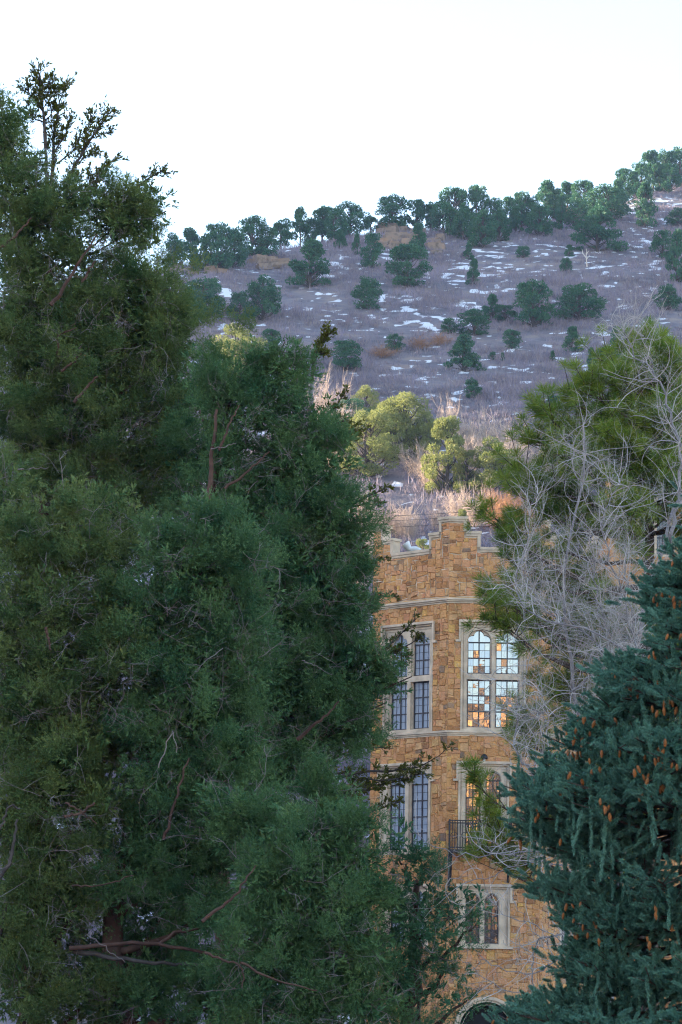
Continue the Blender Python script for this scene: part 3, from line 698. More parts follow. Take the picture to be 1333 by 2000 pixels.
for px, yt, yb, w, k, lab in [
    (604, 467, 562, 84, 'cone', 'broad conical juniper below the left rocks beside a long snow patch'),
    (728, 458, 525, 44, 'round', 'egg shaped tree below the left end of the rock outcrop'),
    (820, 436, 508, 42, 'cone', 'dark narrow juniper against the right end of the rock outcrop'),
    (798, 480, 563, 74, 'round', 'large rounded tree with snow at its foot directly below the rock outcrop'),
    (718, 541, 605, 54, 'round', 'dark round tree alone in the middle of the upper slope'),
    (698, 451, 498, 19, 'cone', 'thin spire shaped sapling left of the rock outcrop'),
    (663, 449, 487, 30, 'cone', 'small dark bushy tree just under the forked ridge tree'),
    (400, 540, 624, 70, 'round', 'bluish spreading tree beside the near juniper on the left slope'),
    (373, 560, 636, 60, 'round', 'dim blue green tree partly behind the near juniper edge'),
    (467, 573, 627, 42, 'round', 'small dark green tree left of the taller pale tree on the left slope'),
    (513, 543, 627, 64, 'round', 'taller dull green tree beside the small dark one on the left slope'),
    (530, 643, 684, 36, 'round', 'small bluish tree right of the sunlit yellow crown'),
    (772, 654, 687, 34, 'round', 'small round shrubby pinyon left of the orange brush'),
    (675, 667, 724, 64, 'round', 'leaning dark tree alone on the brush slope right of the leafy treetop'),
    (924, 504, 556, 28, 'cone', 'grey green narrow juniper on the snowy middle slope'),
    (916, 476, 508, 22, 'cone', 'little juniper just above the grey green narrow one'),
    (1022, 480, 504, 26, 'round', 'small shrub sized pinyon above the snowy trail'),
    (1106, 504, 530, 24, 'round', 'olive brown bush shaped tree standing at the snowy trail'),
    (1112, 478, 502, 20, 'cone', 'tiny juniper above the olive bush at the trail'),
    (1042, 552, 640, 78, 'round', 'tall dark rounded tree, left one of the large pair in the middle of the slope'),
    (1130, 556, 628, 88, 'round', 'wide dark rounded tree, right one of the large pair in the middle of the slope'),
    (960, 574, 626, 38, 'cone', 'upright green tree left of the large dark pair'),
    (986, 596, 628, 40, 'round', 'low tree filling the gap left of the large dark pair'),
    (926, 606, 656, 60, 'round', 'spreading grey green tree at the left of the mid slope cluster'),
    (878, 622, 652, 32, 'round', 'small bush like pinyon at the far left of the mid slope cluster'),
    (1000, 644, 682, 34, 'round', 'neat ball shaped pinyon below the large dark pair'),
    (905, 654, 724, 68, 'cone', 'broad ragged juniper right of the orange brush'),
    (1117, 638, 688, 36, 'cone', 'triangular young juniper below the right one of the large dark pair'),
    (1205, 638, 700, 32, 'cone', 'pointed dark juniper left of the near pine top'),
    (1184, 678, 702, 36, 'round', 'low dark shrub tree at the foot of the pointed juniper'),
    (1304, 558, 606, 46, 'round', 'light green rounded tree near the right edge of the middle slope'),
    (1322, 448, 552, 44, 'cone', 'tall dull juniper at the right edge above the snowy trail'),
    (1294, 450, 506, 40, 'round', 'leaning green tree left of the tall dull juniper at the right edge'),
    (1267, 618, 642, 18, 'cone', 'tiny dark juniper above the near pine top'),
    (962, 686, 702, 14, 'round', 'very small green seedling left of the tiny upright seedling on snow'),
    (982, 688, 706, 11, 'cone', 'tiny upright seedling beside a snow strip below the ball shaped pinyon'),
    (1080, 684, 704, 14, 'cone', 'tiny seedling juniper alone left of the triangular young juniper'),
    (923, 740, 778, 30, 'round', 'bright green small tree alone low on the brush slope'),
    (1081, 774, 794, 30, 'round', 'low green bush low on the brush slope left of the near pine'),
    (1158, 680, 734, 26, 'cone', 'dim slender juniper low on the slope left of the near pine top'),
    (1327, 698, 728, 24, 'round', 'small green tree at the right edge beside the near pine top')]:
    hill_tree(px, yt, yb, w, k, lab)
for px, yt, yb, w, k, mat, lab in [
    (460, 643, 760, 124, 'round', 'hill_leaf_sunlit', 'pale yellow sunlit crown showing above the left junipers'),
    (716, 752, 835, 54, 'round', 'hill_leaf_sunlit', 'olive brown dome shaped tree topping the sunlit group'),
    (792, 768, 892, 112, 'round', 'hill_leaf_sunlit', 'tall bright green sunlit pinyon behind the others of the lower group'),
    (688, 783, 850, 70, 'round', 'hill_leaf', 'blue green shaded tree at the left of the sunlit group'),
    (718, 808, 935, 104, 'round', 'hill_leaf_sunlit', 'large pale sunlit pinyon with shaded lower branches left of the green group'),
    (770, 808, 902, 78, 'round', 'hill_leaf_sunlit', 'middle green tree in front of the tall bright pinyon'),
    (872, 818, 968, 106, 'cone', 'hill_leaf_sunlit', 'feathery pale green pine with see through branches among the bare bushes'),
    (962, 862, 972, 100, 'round', 'hill_leaf_sunlit', 'half shaded green tree right of the feathery pale pine'),
    (748, 792, 892, 74, 'round', 'hill_leaf_sunlit', 'broad yellow green tree joining the large pale pinyon to the tall bright one'),
    (832, 806, 900, 54, 'round', 'hill_leaf_sunlit', 'narrow sunlit tree at the right shoulder of the tall bright pinyon'),
    (915, 884, 966, 56, 'round', 'hill_leaf_sunlit', 'small sunlit tree between the feathery pale pine and the half shaded tree'),
    (660, 820, 900, 66, 'round', 'hill_leaf_sunlit', 'dull green tree peeping past the right edge of the middle junipers'),
    (904, 996, 1062, 36, 'cone', 'hill_leaf_sunlit', 'yellow green young conifer behind the middle merlon of the tower'),
    (826, 1056, 1100, 34, 'round', 'hill_leaf_sunlit', 'bright green bush crown showing through the notch of the parapet'),
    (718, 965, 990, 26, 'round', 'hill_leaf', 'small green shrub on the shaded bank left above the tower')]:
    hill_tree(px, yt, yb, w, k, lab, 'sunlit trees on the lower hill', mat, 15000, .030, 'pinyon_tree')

def shrub_mesh(seed, mat):
    rng = np.random.default_rng(seed); mb = MB()
    for i in range(34):
        a = rng.uniform(0, 6.283); r = rng.uniform(0, .22); p = np.array((r * math.cos(a), r * math.sin(a), -.03)); d = np.array((math.cos(a) * rng.uniform(.05, .75), math.sin(a) * rng.uniform(.05, .75), 1)); L = rng.uniform(.5, 1) / math.hypot(1, .5 * math.hypot(*d[:2]))
        P = [p + d * L * t + rng.normal(0, .034, 3) * (t > 0) for t in np.linspace(0, 1, 5)]; v, f = tube(P, np.linspace(.007, .0018, 5), 3); mb.add(v, f)
        for j in range(11):
            t = rng.uniform(.25, .98); q = p + d * L * t; e = d * .5 + rng.normal(0, .55, 3); l = rng.uniform(.12, .32)
            v, f = tube([q, q + e * l * .5 + rng.normal(0, .01, 3), q + e * l + np.array((0, 0, .04))], [.0045, .003, .0015], 3); mb.add(v, f)
            for _ in range(3):
                g = q + e * l * rng.uniform(.3, .9); v, f = tube([g, g + (e + rng.normal(0, .5, 3)) * .13], [.0025, .0012], 3); mb.add(v, f)
    V, F = mb.get(); return mesh('twig_mass', V, F, M[mat], True)
SHR = {}
for px, yt, yb, w, mat, lab in [
    (940, 812, 905, 90, 'shrub_twig', 'tall pale bare shrub glowing in the sun behind the half shaded tree'),
    (905, 828, 900, 50, 'shrub_twig', 'narrow pale bare shrub just right of the feathery pine top'),
    (876, 788, 870, 36, 'shrub_twig', 'wispy upright bare shrub rising above the feathery pale pine'),
    (1010, 856, 935, 62, 'shrub_twig', 'pale pink bare shrub right of the half shaded tree'),
    (1048, 880, 950, 66, 'shrub_twig', 'bare shrub against the left side of the near pine'),
    (1085, 862, 950, 60, 'shrub_twig', 'bare shrub half behind the upper left needles of the near pine'),
    (640, 742, 830, 70, 'shrub_twig', 'tan bare shrub behind the leafy treetop at the left'),
    (662, 790, 860, 60, 'shrub_twig', 'tan bare shrub low beside the leafy treetop'),
    (815, 872, 930, 70, 'shrub_twig', 'dull bare shrub between the green group and the feathery pine'),
    (855, 985, 1040, 36, 'shrub_twig', 'slim pale bare shrub standing just left of the middle merlon'),
    (775, 985, 1050, 70, 'shrub_twig', 'pinkish bare shrub behind the left merlon of the tower'),
    (735, 990, 1060, 60, 'shrub_twig', 'pinkish bare shrub left of the tower corner above the power lines'),
    (712, 1020, 1110, 60, 'shrub_twig', 'pale bare shrub beside the upper left edge of the tower'),
    (705, 1080, 1160, 50, 'shrub_twig', 'bare shrub low beside the left edge of the tower wall'),
    (930, 955, 1030, 60, 'shrub_twig', 'dusty pink bare shrub behind the right side of the middle merlon'),
    (968, 960, 1035, 60, 'rust_twig', 'rusty orange shrub left of the lower pine branches'),
    (1000, 962, 1045, 66, 'rust_twig', 'brightest orange brown shrub touching the pine branches'),
    (1030, 985, 1060, 60, 'rust_twig', 'rusty shrub behind the lower left pine branches'),
    (985, 836, 900, 70, 'shrub_twig', 'pale bare shrub with a rounded top right of the tallest glowing shrub'),
    (925, 850, 925, 60, 'shrub_twig', 'dense cream coloured bare shrub low behind the half shaded tree'),
    (840, 900, 960, 46, 'shrub_twig', 'bare shrub at the left foot of the feathery pale pine'),
    (1030, 905, 970, 60, 'shrub_twig', 'low pinkish bare shrub just above the rusty shrubs'),
    (700, 960, 1030, 60, 'shrub_twig', 'dusty bare shrub at the edge of the leafy sprig left above the tower'),
    (800, 1000, 1056, 50, 'shrub_twig', 'low bare shrub behind the notch of the parapet'),
    (890, 960, 1020, 44, 'shrub_twig', 'slim pink bare shrub behind the yellow green young conifer'),
    (655, 860, 930, 50, 'shrub_twig', 'tan bare shrub showing through the right edge of the middle junipers'),
    (990, 905, 965, 50, 'shrub_twig', 'pale bare shrub above the orange brown shrubs')]:
    key = (mat, len(SHR) if len(SHR) < 4 else RNG.randrange(4))
    if key not in SHR: SHR[key] = shrub_mesh(60 + len(SHR), mat)
    p = on_hill(px, yb); s = PXM(p[1])
    o = thing('bare_shrub', lab, 'shrub', p, 'bare shrubs in the sun below the hill')
    q = bpy.data.objects.new('twig_mass', SHR[key]); COL.objects.link(q); q.parent = o
    o.scale = (w * s * .95, w * s * .95, (yb - yt) * s * 1.05); o.rotation_euler = (0, 0, RNG.uniform(0, 6.28))
# rusty oak brush patch on the mid slope
for px, yt, yb, w, lab in [(820, 662, 684, 60, 'orange tinted oak scrub patch left of the broad ragged juniper'), (745, 680, 700, 60, 'fainter orange scrub patch below the small shrubby pinyon'), (860, 655, 676, 50, 'orange scrub patch touching the broad ragged juniper')]:
    if 'r' not in SHR: SHR['r'] = shrub_mesh(91, 'rust_twig')
    p = on_hill(px, yb); s = PXM(p[1]); o = thing('oak_scrub', lab, 'shrub', p, 'orange oak scrub patches')
    q = bpy.data.objects.new('twig_mass', SHR['r']); COL.objects.link(q); q.parent = o; o.scale = (w * s, w * s, (yb - yt) * s)

def outcrop(px0, px1, y0, y1, n, label, seed):       # jointed sandstone ledge made of fractured blocks
    rng = np.random.default_rng(seed); mb = MB()
    for i in range(n):
        px = rng.uniform(px0, px1); py = rng.uniform(y0, y1); p = on_hill(px, py); s = rng.uniform(.3, .75)
        c = np.array([(x, y, z) for z in (-1, 1) for y in (-1, 1) for x in (-1, 1)], float) * np.array((rng.uniform(.8, 1.9), .9, rng.uniform(.5, 1.0))) * s
        c += rng.normal(0, .16 * s, c.shape); a = rng.normal(0, .3); c[:, :2] = c[:, :2] @ np.array([(math.cos(a), -math.sin(a)), (math.sin(a), math.cos(a))])
        c[:, 2] += c[:, 0] * rng.normal(.05, .08)
        mb.add(c + p + np.array((0, 0, .25 * s)), [(0, 2, 3, 1), (4, 5, 7, 6), (0, 1, 5, 4), (2, 6, 7, 3), (0, 4, 6, 2), (1, 3, 7, 5)])
    V, F = mb.get(); o = obj('rock_outcrop', V - V.mean(0), F, M['rock']); o.location = tuple(V.mean(0)); tag(o, label, 'rock', 'sandstone outcrops below the ridge')
m, nt, b, out = newmat('rock'); nt.links.new(ramp(nt, noise(nt, 1.1, 7), [(.3, (.08, .055, .045)), (.5, (.23, .165, .13)), (.75, (.28, .165, .11))]), b.inputs['Base Color']); b.inputs['Roughness'].default_value = .9; bump(nt, b, noise(nt, 3, 5), .7, .15); M['rock'] = m
outcrop(748, 826, 448, 486, 40, 'big jointed tan rock outcrop under the full rounded ridge tree', 1)
outcrop(490, 560, 506, 526, 13, 'low broken rock ledge below the left end of the ridge', 2)
outcrop(842, 862, 468, 498, 8, 'reddish boulder beside the right end of the big outcrop', 3)
outcrop(1096, 1112, 398, 432, 10, 'stack of pale ledges beside the slim upright juniper on the ridge', 4)
outcrop(340, 460, 524, 536, 7, 'flat reddish rock strip at the far left of the ridge', 5)
# dead white snag and three wires over the lower slope
p = on_hill(1147, 522); s = PXM(p[1]); mb = MB()
for q in ([(0, 0, 0), (-.1, 0, 1.2), (-.05, 0, 2.3)], [(-.1, 0, 1.2), (-.5, .1, 1.7), (-.6, 0, 2.2)], [(-.08, 0, 1.0), (.35, 0, 1.5)], [(-.1, 0, 1.6), (.2, 0, 2.0)]):
    v, f = tube(np.array(q), np.linspace(.09, .03, len(q)), 5); mb.add(v, f)
V, F = mb.get(); o = obj('dead_snag', V, F, M['pale_twig'], None, True); o.location = tuple(p); tag(o, 'small bleached dead snag standing above the snowy trail', 'dead tree')
for a, b_, dy, lab in (((600, 1016), (1150, 978), 0, 'topmost thin power line sagging across the bank behind the tower'), ((600, 1026), (1150, 986), 6, 'middle thin power line sagging behind the tower merlons'), ((600, 1040), (1150, 996), 12, 'lowest thin power line passing just above the tower merlons')):
    A, B = at(*a, 150), at(*b_, 156); t = np.linspace(-.6, 1.6, 24)[:, None]; P = A + (B - A) * t; P[:, 2] -= .35 * (1 - (2 * t[:, 0] - 1) ** 2) - .2
    v, f = tube(P, .012, 4); o = obj('power_line', v, f, M['wire'], None, True); tag(o, lab, 'cable', 'power lines behind the tower')

# ------------------------------------------------------------------ near junipers on the left
def plume_template(seed, n=22, m=9, leaf=.085, wid=.024):
    rng = np.random.default_rng(seed); B, D, Ls, Ws = [], [], [], []
    for i in range(n):
        t = rng.uniform(.05, 1) ; a = rng.uniform(0, 6.283); rad = np.array((math.cos(a), math.sin(a), 0)); r = .30 * (1 - abs(t - .45)) * rng.uniform(.2, 1)
        d0 = rad * rng.uniform(.3, 1.1) + np.array((0, 0, 1)) + rng.normal(0, .25, 3); d0 /= np.linalg.norm(d0); p0 = rad * r + np.array((0, 0, t - .1))
        for j in range(m):
            B.append(p0 + d0 * rng.uniform(0, .17)); D.append(d0 + rng.normal(0, .48, 3)); Ls.append(leaf * rng.uniform(.6, 1.5)); Ws.append(wid * rng.uniform(.7, 1.3))
    return diamonds(np.array(B), np.array(D), np.array(Ls), np.array(Ws), rng)
PLUME = [plume_template(200 + i) for i in range(6)]
INNER = [plume_template(220 + i, 10, 7, .17, .055) for i in range(3)]
def twig_set(mb, p, d, L, r, rng, sub=3, n=5):
    P = [p]; q = p.copy(); e = d / np.linalg.norm(d)
    for i in range(n):
        e = e + rng.normal(0, .20, 3); e /= np.linalg.norm(e); q = q + e * L / n; P.append(q)
    v, f = tube(P, np.linspace(r, r * .35, n + 1), 3 if r < .012 else 5); mb.add(v, f)
    for _ in range(sub):
        i = rng.integers(1, n); g = e * .5 + rng.normal(0, .7, 3); g /= np.linalg.norm(g)
        twig_set(mb, P[i].copy(), g, L * rng.uniform(.3, .6), r * .6, rng, max(0, sub - 2), 4)
def crown_core(Y, lobes): return [(at(l[0], l[1], Y + (l[5] if len(l) > 5 else 0)), np.array((l[2], (l[2] + l[3]) / 2, l[3])) * PXM(Y), l[4] if len(l) > 4 else 1.0) for l in lobes]
def juniper(label, Y, mat, lobes, trunk, limbs, seed, dens=92, twigs=9.0, size=(.26, .46)):
    rng = np.random.default_rng(seed); L = crown_core(Y, lobes)
    tp = at(np.array([t[0] for t in trunk]), np.array([t[1] for t in trunk]), Y + .25)
    base = tp[0].copy(); base[2] = zg(base[0], base[1])
    o = thing('juniper_tree', label, 'tree', base, 'near junipers on the left')
    P = np.concatenate([[base - (0, 0, .2)], tp]); P = smooth_path(P, 18, rng, .03); r = np.linspace(.19, .035, len(P)); v, f = tube(P, r, 9); obj('trunk', v, f, M['red_bark'], o, True)
    pos, dr, sc = [], [], []; ip, idr, isc = [], [], []; tw = MB()
    for c, rad, k in L:
        ns_ = int(7.5 * math.pi * rad[0] * rad[2] * k) + 3; d = unit(rng, ns_ * 2); d = d[(d[:, 1] < .25) | (rng.random(ns_ * 2) < .30)][:ns_]; ns_ = len(d)
        ctr = c + d * rad * (rng.uniform(.50, 1.05, ns_) * (.72 + .62 * vnoise(d[:, 0] * 2.2 + c[2] * 3, d[:, 2] * 2.2 + c[0] * 5, seed)))[:, None]; m_ = max(6, int(dens / 7.5 * 1.15)); g = np.repeat(np.arange(ns_), m_); n = len(g); u_ = unit(rng, n); u_[:, 2] = u_[:, 2] * .8 + .15
        cs = rng.uniform(.08, .23, ns_)[g]; p = ctr[g] + u_ * cs[:, None] * (rng.random(n) ** .5)[:, None]; w = u_ * .8 + d[g] * .45 + np.array((0, 0, .5)) + rng.normal(0, .25, (n, 3)); w /= np.linalg.norm(w, axis=1)[:, None]
        s = rng.uniform(*size, n) * .8; pos.append(p - w * s[:, None] * .35); dr.append(w); sc.append(s)
        n2 = int(dens * .55 * math.pi * rad[0] * rad[2] * k) + 2; ip.append(c + unit(rng, n2) * rad * (rng.random(n2) ** .5 * .60)[:, None]); idr.append(unit(rng, n2) + np.array((0, 0, .5))); isc.append(rng.uniform(.3, .5, n2))
        for _ in range(int(twigs * math.pi * rad[0] * rad[2] * k + rng.random())):
            e = unit(rng, 1)[0]; e[1] = -abs(e[1]) - .1; q = c + e * rad * rng.uniform(.35, .8); twig_set(tw, q, e + rng.normal(0, .5, 3) + np.array((0, -.2, -.1)), rng.uniform(.25, .7), rng.uniform(.0028, .0065), rng, 4)
        # a limb from the trunk into each lobe
        j = int(np.argmin(np.abs(P[:, 2] - (c[2] - .6 * rad[2] - .25 * np.linalg.norm(c[:2] - P[-1, :2]))))); mid = (P[j] + c) / 2 + np.array((0, 0, -.12)); v, f = tube(smooth_path([P[j], mid, c, c + (c - P[j]) * .15], 9, rng, .02), np.linspace(max(.02, r[j] * .45), .008, 9), 6); obj('limb', v, f, M['red_bark'], o, True)
    V, F = scatter_many(PLUME, np.concatenate(pos), np.concatenate(dr), np.concatenate(sc), rng); V2, F2 = scatter_many(INNER, np.concatenate(ip), np.concatenate(idr), np.concatenate(isc), rng)
    obj('crown', np.concatenate([V, V2]), np.concatenate([F, F2 + len(V)]), M[mat], o)
    if tw.V: q = tw.build('dead_twig', M['grey_twig'], o, True); q['kind'] = 'stuff'
    for li, (pts, r0, r1, dy, m_) in enumerate(limbs):
        if m_ == GB and li % 3: continue
        a = np.array(pts, float); q = smooth_path(at(a[:, 0], a[:, 1], Y + dy * (.62 if m_ == RB else .7)), 14, rng, .010); v, f = tube(q, np.linspace(r0, r1, 14) * (.55 if m_ != GB else .4), 7); obj('limb', v, f, M[m_], o, True)
    return o

J1 = [(5, 230, 50, 70, .7), (0, 280, 60, 90, .8), (30, 350, 70, 90, .9), (30, 440, 100, 110, .9), (105, 410, 80, 80), (150, 500, 90, 80, .8), (230, 440, 65, 95, .85), (190, 400, 40, 50, .7), (60, 520, 110, 90, .8, 1.0), (255, 400, 45, 55), (290, 430, 28, 60, .5), (270, 560, 80, 80), (70, 580, 110, 90, .75), (180, 600, 110, 80),
      (30, 650, 100, 110), (150, 690, 130, 110), (285, 660, 90, 100), (330, 700, 45, 90), (60, 790, 130, 110), (200, 820, 140, 120), (320, 800, 60, 100), (110, 900, 140, 110), (250, 930, 130, 110), (330, 930, 70, 120), (300, 600, 60, 70), (200, 720, 260, 230, .85, 1.2), (150, 980, 260, 200, .85, 1.2)]
J2 = [(390, 900, 70, 110, .8, 1.4), (380, 780, 50, 90, .7, 1.6), (400, 1020, 90, 100, .9, 1.0), (415, 740, 45, 60, .8), (445, 790, 70, 80, .85), (480, 715, 34, 40, .6), (560, 735, 55, 60, .8), (540, 690, 18, 50, .5), (520, 810, 90, 80, .9), (610, 850, 75, 80), (450, 880, 70, 80, .7), (560, 930, 110, 90), (650, 920, 45, 90), (470, 1000, 90, 80, .9), (640, 1030, 70, 90), (680, 1080, 40, 90), (560, 1090, 110, 110), (640, 1180, 90, 100),
      (695, 1200, 40, 90), (560, 1230, 110, 110), (690, 1300, 60, 80), (735, 1330, 34, 40), (757, 1335, 26, 42), (640, 1340, 90, 90), (555, 1360, 110, 110), (680, 1420, 55, 70), (710, 1390, 36, 50), (600, 1460, 110, 90), (520, 1500, 110, 110), (550, 1080, 190, 260, .85, 1.2), (580, 1350, 170, 230, .85, 1.2), (430, 1160, 150, 170, .85, 1.0)]
J3 = [(20, 1780, 60, 150, .9, 1.0), (10, 975, 60, 90, .9, 1.4), (215, 1100, 60, 80, .9, 1.2), (0, 1340, 60, 90, .9, 1.0), (210, 1010, 80, 70, .9, 1.2), (240, 1450, 80, 110, .9, .8), (230, 1240, 60, 90, .9, .8), (128, 985, 26, 40, .8), (110, 1050, 70, 70), (40, 1090, 60, 80), (180, 1080, 50, 60), (90, 1170, 120, 110), (190, 1200, 80, 100), (30, 1250, 80, 120), (130, 1310, 110, 100), (220, 1330, 70, 90), (50, 1420, 100, 110), (160, 1440, 100, 100), (110, 1560, 110, 110), (20, 1600, 60, 100), (200, 1580, 80, 100), (90, 1690, 110, 90), (60, 1830, 90, 90), (140, 1780, 60, 80, .6), (60, 1950, 110, 90), (170, 1960, 90, 60, .8), (100, 1400, 190, 300, .85, 1.2), (80, 1750, 180, 250, .7, 1.3)]
J4 = [(230, 1900, 150, 110, .9, 1.3), (340, 1880, 120, 90, .8, 1.3), (395, 1020, 60, 40), (330, 1080, 70, 70), (450, 1080, 60, 80), (390, 1130, 110, 90), (480, 1160, 45, 80), (290, 1190, 80, 90), (420, 1250, 100, 90), (330, 1310, 90, 90), (470, 1310, 70, 90), (400, 1400, 110, 100), (300, 1430, 80, 90), (450, 1480, 90, 90), (350, 1540, 110, 100), (270, 1600, 80, 90), (420, 1640, 100, 90), (330, 1700, 100, 90), (240, 1720, 70, 80, .7), (410, 1780, 90, 90, .8), (300, 1950, 120, 80, .8), (420, 1960, 100, 70, .8), (370, 1350, 190, 300, .85, 1.2), (330, 1760, 160, 220, .6, 1.2)]
J5 = [(520, 1640, 90, 90, .9, 1.2), (460, 1600, 80, 90, .9, 1.0), (640, 1560, 70, 70, .8, 1.8), (650, 1620, 70, 50), (580, 1660, 80, 70), (690, 1690, 70, 80), (530, 1740, 90, 80), (620, 1760, 110, 90), (710, 1780, 50, 90), (500, 1850, 90, 80, .9), (600, 1880, 120, 90), (700, 1880, 70, 90), (560, 1970, 130, 70), (690, 1970, 90, 70), (480, 1950, 80, 80), (610, 1830, 180, 190, .8, 1.0)]
J6 = [(785, 1685, 40, 40, .7), (830, 1700, 45, 45, .7), (770, 1750, 50, 60, .8), (850, 1760, 40, 50, .6), (800, 1810, 60, 60, .8), (880, 1790, 34, 40, .55), (920, 1810, 26, 60, .45), (850, 1850, 50, 50, .6), (780, 1890, 60, 60, .8), (880, 1890, 40, 40, .5), (820, 1950, 70, 60, .75), (900, 1960, 34, 40, .4), (770, 1985, 60, 50)]
RB, GB, DB = 'red_bark', 'grey_twig', 'dark_bark'
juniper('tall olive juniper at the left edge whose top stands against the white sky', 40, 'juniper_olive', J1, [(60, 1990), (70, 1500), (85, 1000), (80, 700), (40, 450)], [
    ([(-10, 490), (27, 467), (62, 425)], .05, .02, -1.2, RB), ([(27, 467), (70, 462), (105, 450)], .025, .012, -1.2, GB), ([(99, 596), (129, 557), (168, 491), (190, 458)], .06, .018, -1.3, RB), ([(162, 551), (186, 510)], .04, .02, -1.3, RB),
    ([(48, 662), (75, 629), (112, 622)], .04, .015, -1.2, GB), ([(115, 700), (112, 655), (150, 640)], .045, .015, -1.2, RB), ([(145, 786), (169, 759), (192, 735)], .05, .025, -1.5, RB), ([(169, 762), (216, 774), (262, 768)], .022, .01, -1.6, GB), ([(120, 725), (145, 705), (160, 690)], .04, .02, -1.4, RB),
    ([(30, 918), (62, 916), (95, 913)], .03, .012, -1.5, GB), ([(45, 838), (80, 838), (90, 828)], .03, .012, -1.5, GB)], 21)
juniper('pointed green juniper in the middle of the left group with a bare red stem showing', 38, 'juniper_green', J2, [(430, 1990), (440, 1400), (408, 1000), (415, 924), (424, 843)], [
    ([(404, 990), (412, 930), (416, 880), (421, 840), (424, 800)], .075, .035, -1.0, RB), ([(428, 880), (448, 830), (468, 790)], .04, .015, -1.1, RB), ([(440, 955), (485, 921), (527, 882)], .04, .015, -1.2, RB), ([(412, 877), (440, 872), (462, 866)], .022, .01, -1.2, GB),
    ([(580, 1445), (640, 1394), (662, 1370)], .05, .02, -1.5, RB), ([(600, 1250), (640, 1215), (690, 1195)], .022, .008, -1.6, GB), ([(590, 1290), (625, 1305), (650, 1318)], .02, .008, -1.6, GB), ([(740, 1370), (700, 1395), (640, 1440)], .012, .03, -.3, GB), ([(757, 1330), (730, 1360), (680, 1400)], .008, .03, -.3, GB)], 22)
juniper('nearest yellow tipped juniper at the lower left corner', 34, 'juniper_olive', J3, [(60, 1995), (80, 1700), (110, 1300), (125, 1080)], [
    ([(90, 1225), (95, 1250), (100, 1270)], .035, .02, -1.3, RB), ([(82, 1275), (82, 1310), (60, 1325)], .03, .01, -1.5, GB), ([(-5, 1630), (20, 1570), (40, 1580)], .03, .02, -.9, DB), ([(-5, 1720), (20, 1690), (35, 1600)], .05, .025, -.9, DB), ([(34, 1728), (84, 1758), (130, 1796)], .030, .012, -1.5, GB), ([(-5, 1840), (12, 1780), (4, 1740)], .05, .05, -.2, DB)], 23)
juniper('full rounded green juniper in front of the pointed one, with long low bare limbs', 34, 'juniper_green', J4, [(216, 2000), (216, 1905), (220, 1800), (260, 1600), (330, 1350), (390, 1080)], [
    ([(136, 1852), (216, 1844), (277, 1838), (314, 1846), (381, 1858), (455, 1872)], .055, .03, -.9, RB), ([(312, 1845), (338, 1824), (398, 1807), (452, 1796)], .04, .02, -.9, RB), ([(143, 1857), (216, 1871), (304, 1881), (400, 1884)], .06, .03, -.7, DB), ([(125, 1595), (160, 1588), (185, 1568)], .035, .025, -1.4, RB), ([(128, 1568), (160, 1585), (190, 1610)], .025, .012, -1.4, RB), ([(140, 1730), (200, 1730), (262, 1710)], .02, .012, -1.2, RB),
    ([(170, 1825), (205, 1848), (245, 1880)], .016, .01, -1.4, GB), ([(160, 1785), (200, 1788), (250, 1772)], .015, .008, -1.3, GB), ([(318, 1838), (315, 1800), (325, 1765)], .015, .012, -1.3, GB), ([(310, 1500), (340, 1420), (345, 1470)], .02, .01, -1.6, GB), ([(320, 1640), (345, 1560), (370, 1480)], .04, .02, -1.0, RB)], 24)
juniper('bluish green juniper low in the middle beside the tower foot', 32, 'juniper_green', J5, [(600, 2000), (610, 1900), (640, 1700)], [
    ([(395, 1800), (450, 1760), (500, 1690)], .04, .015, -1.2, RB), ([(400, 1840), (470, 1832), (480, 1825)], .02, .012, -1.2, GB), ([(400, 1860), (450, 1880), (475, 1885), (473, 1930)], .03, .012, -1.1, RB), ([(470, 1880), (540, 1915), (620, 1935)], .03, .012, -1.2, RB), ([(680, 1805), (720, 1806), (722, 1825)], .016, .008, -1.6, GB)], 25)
juniper('sparse young juniper in front of the lower tower wall', 32.5, 'juniper_blue', J6, [(800, 2010), (805, 1900), (815, 1720)], [], 26, 50, 7.0, (.2, .36))

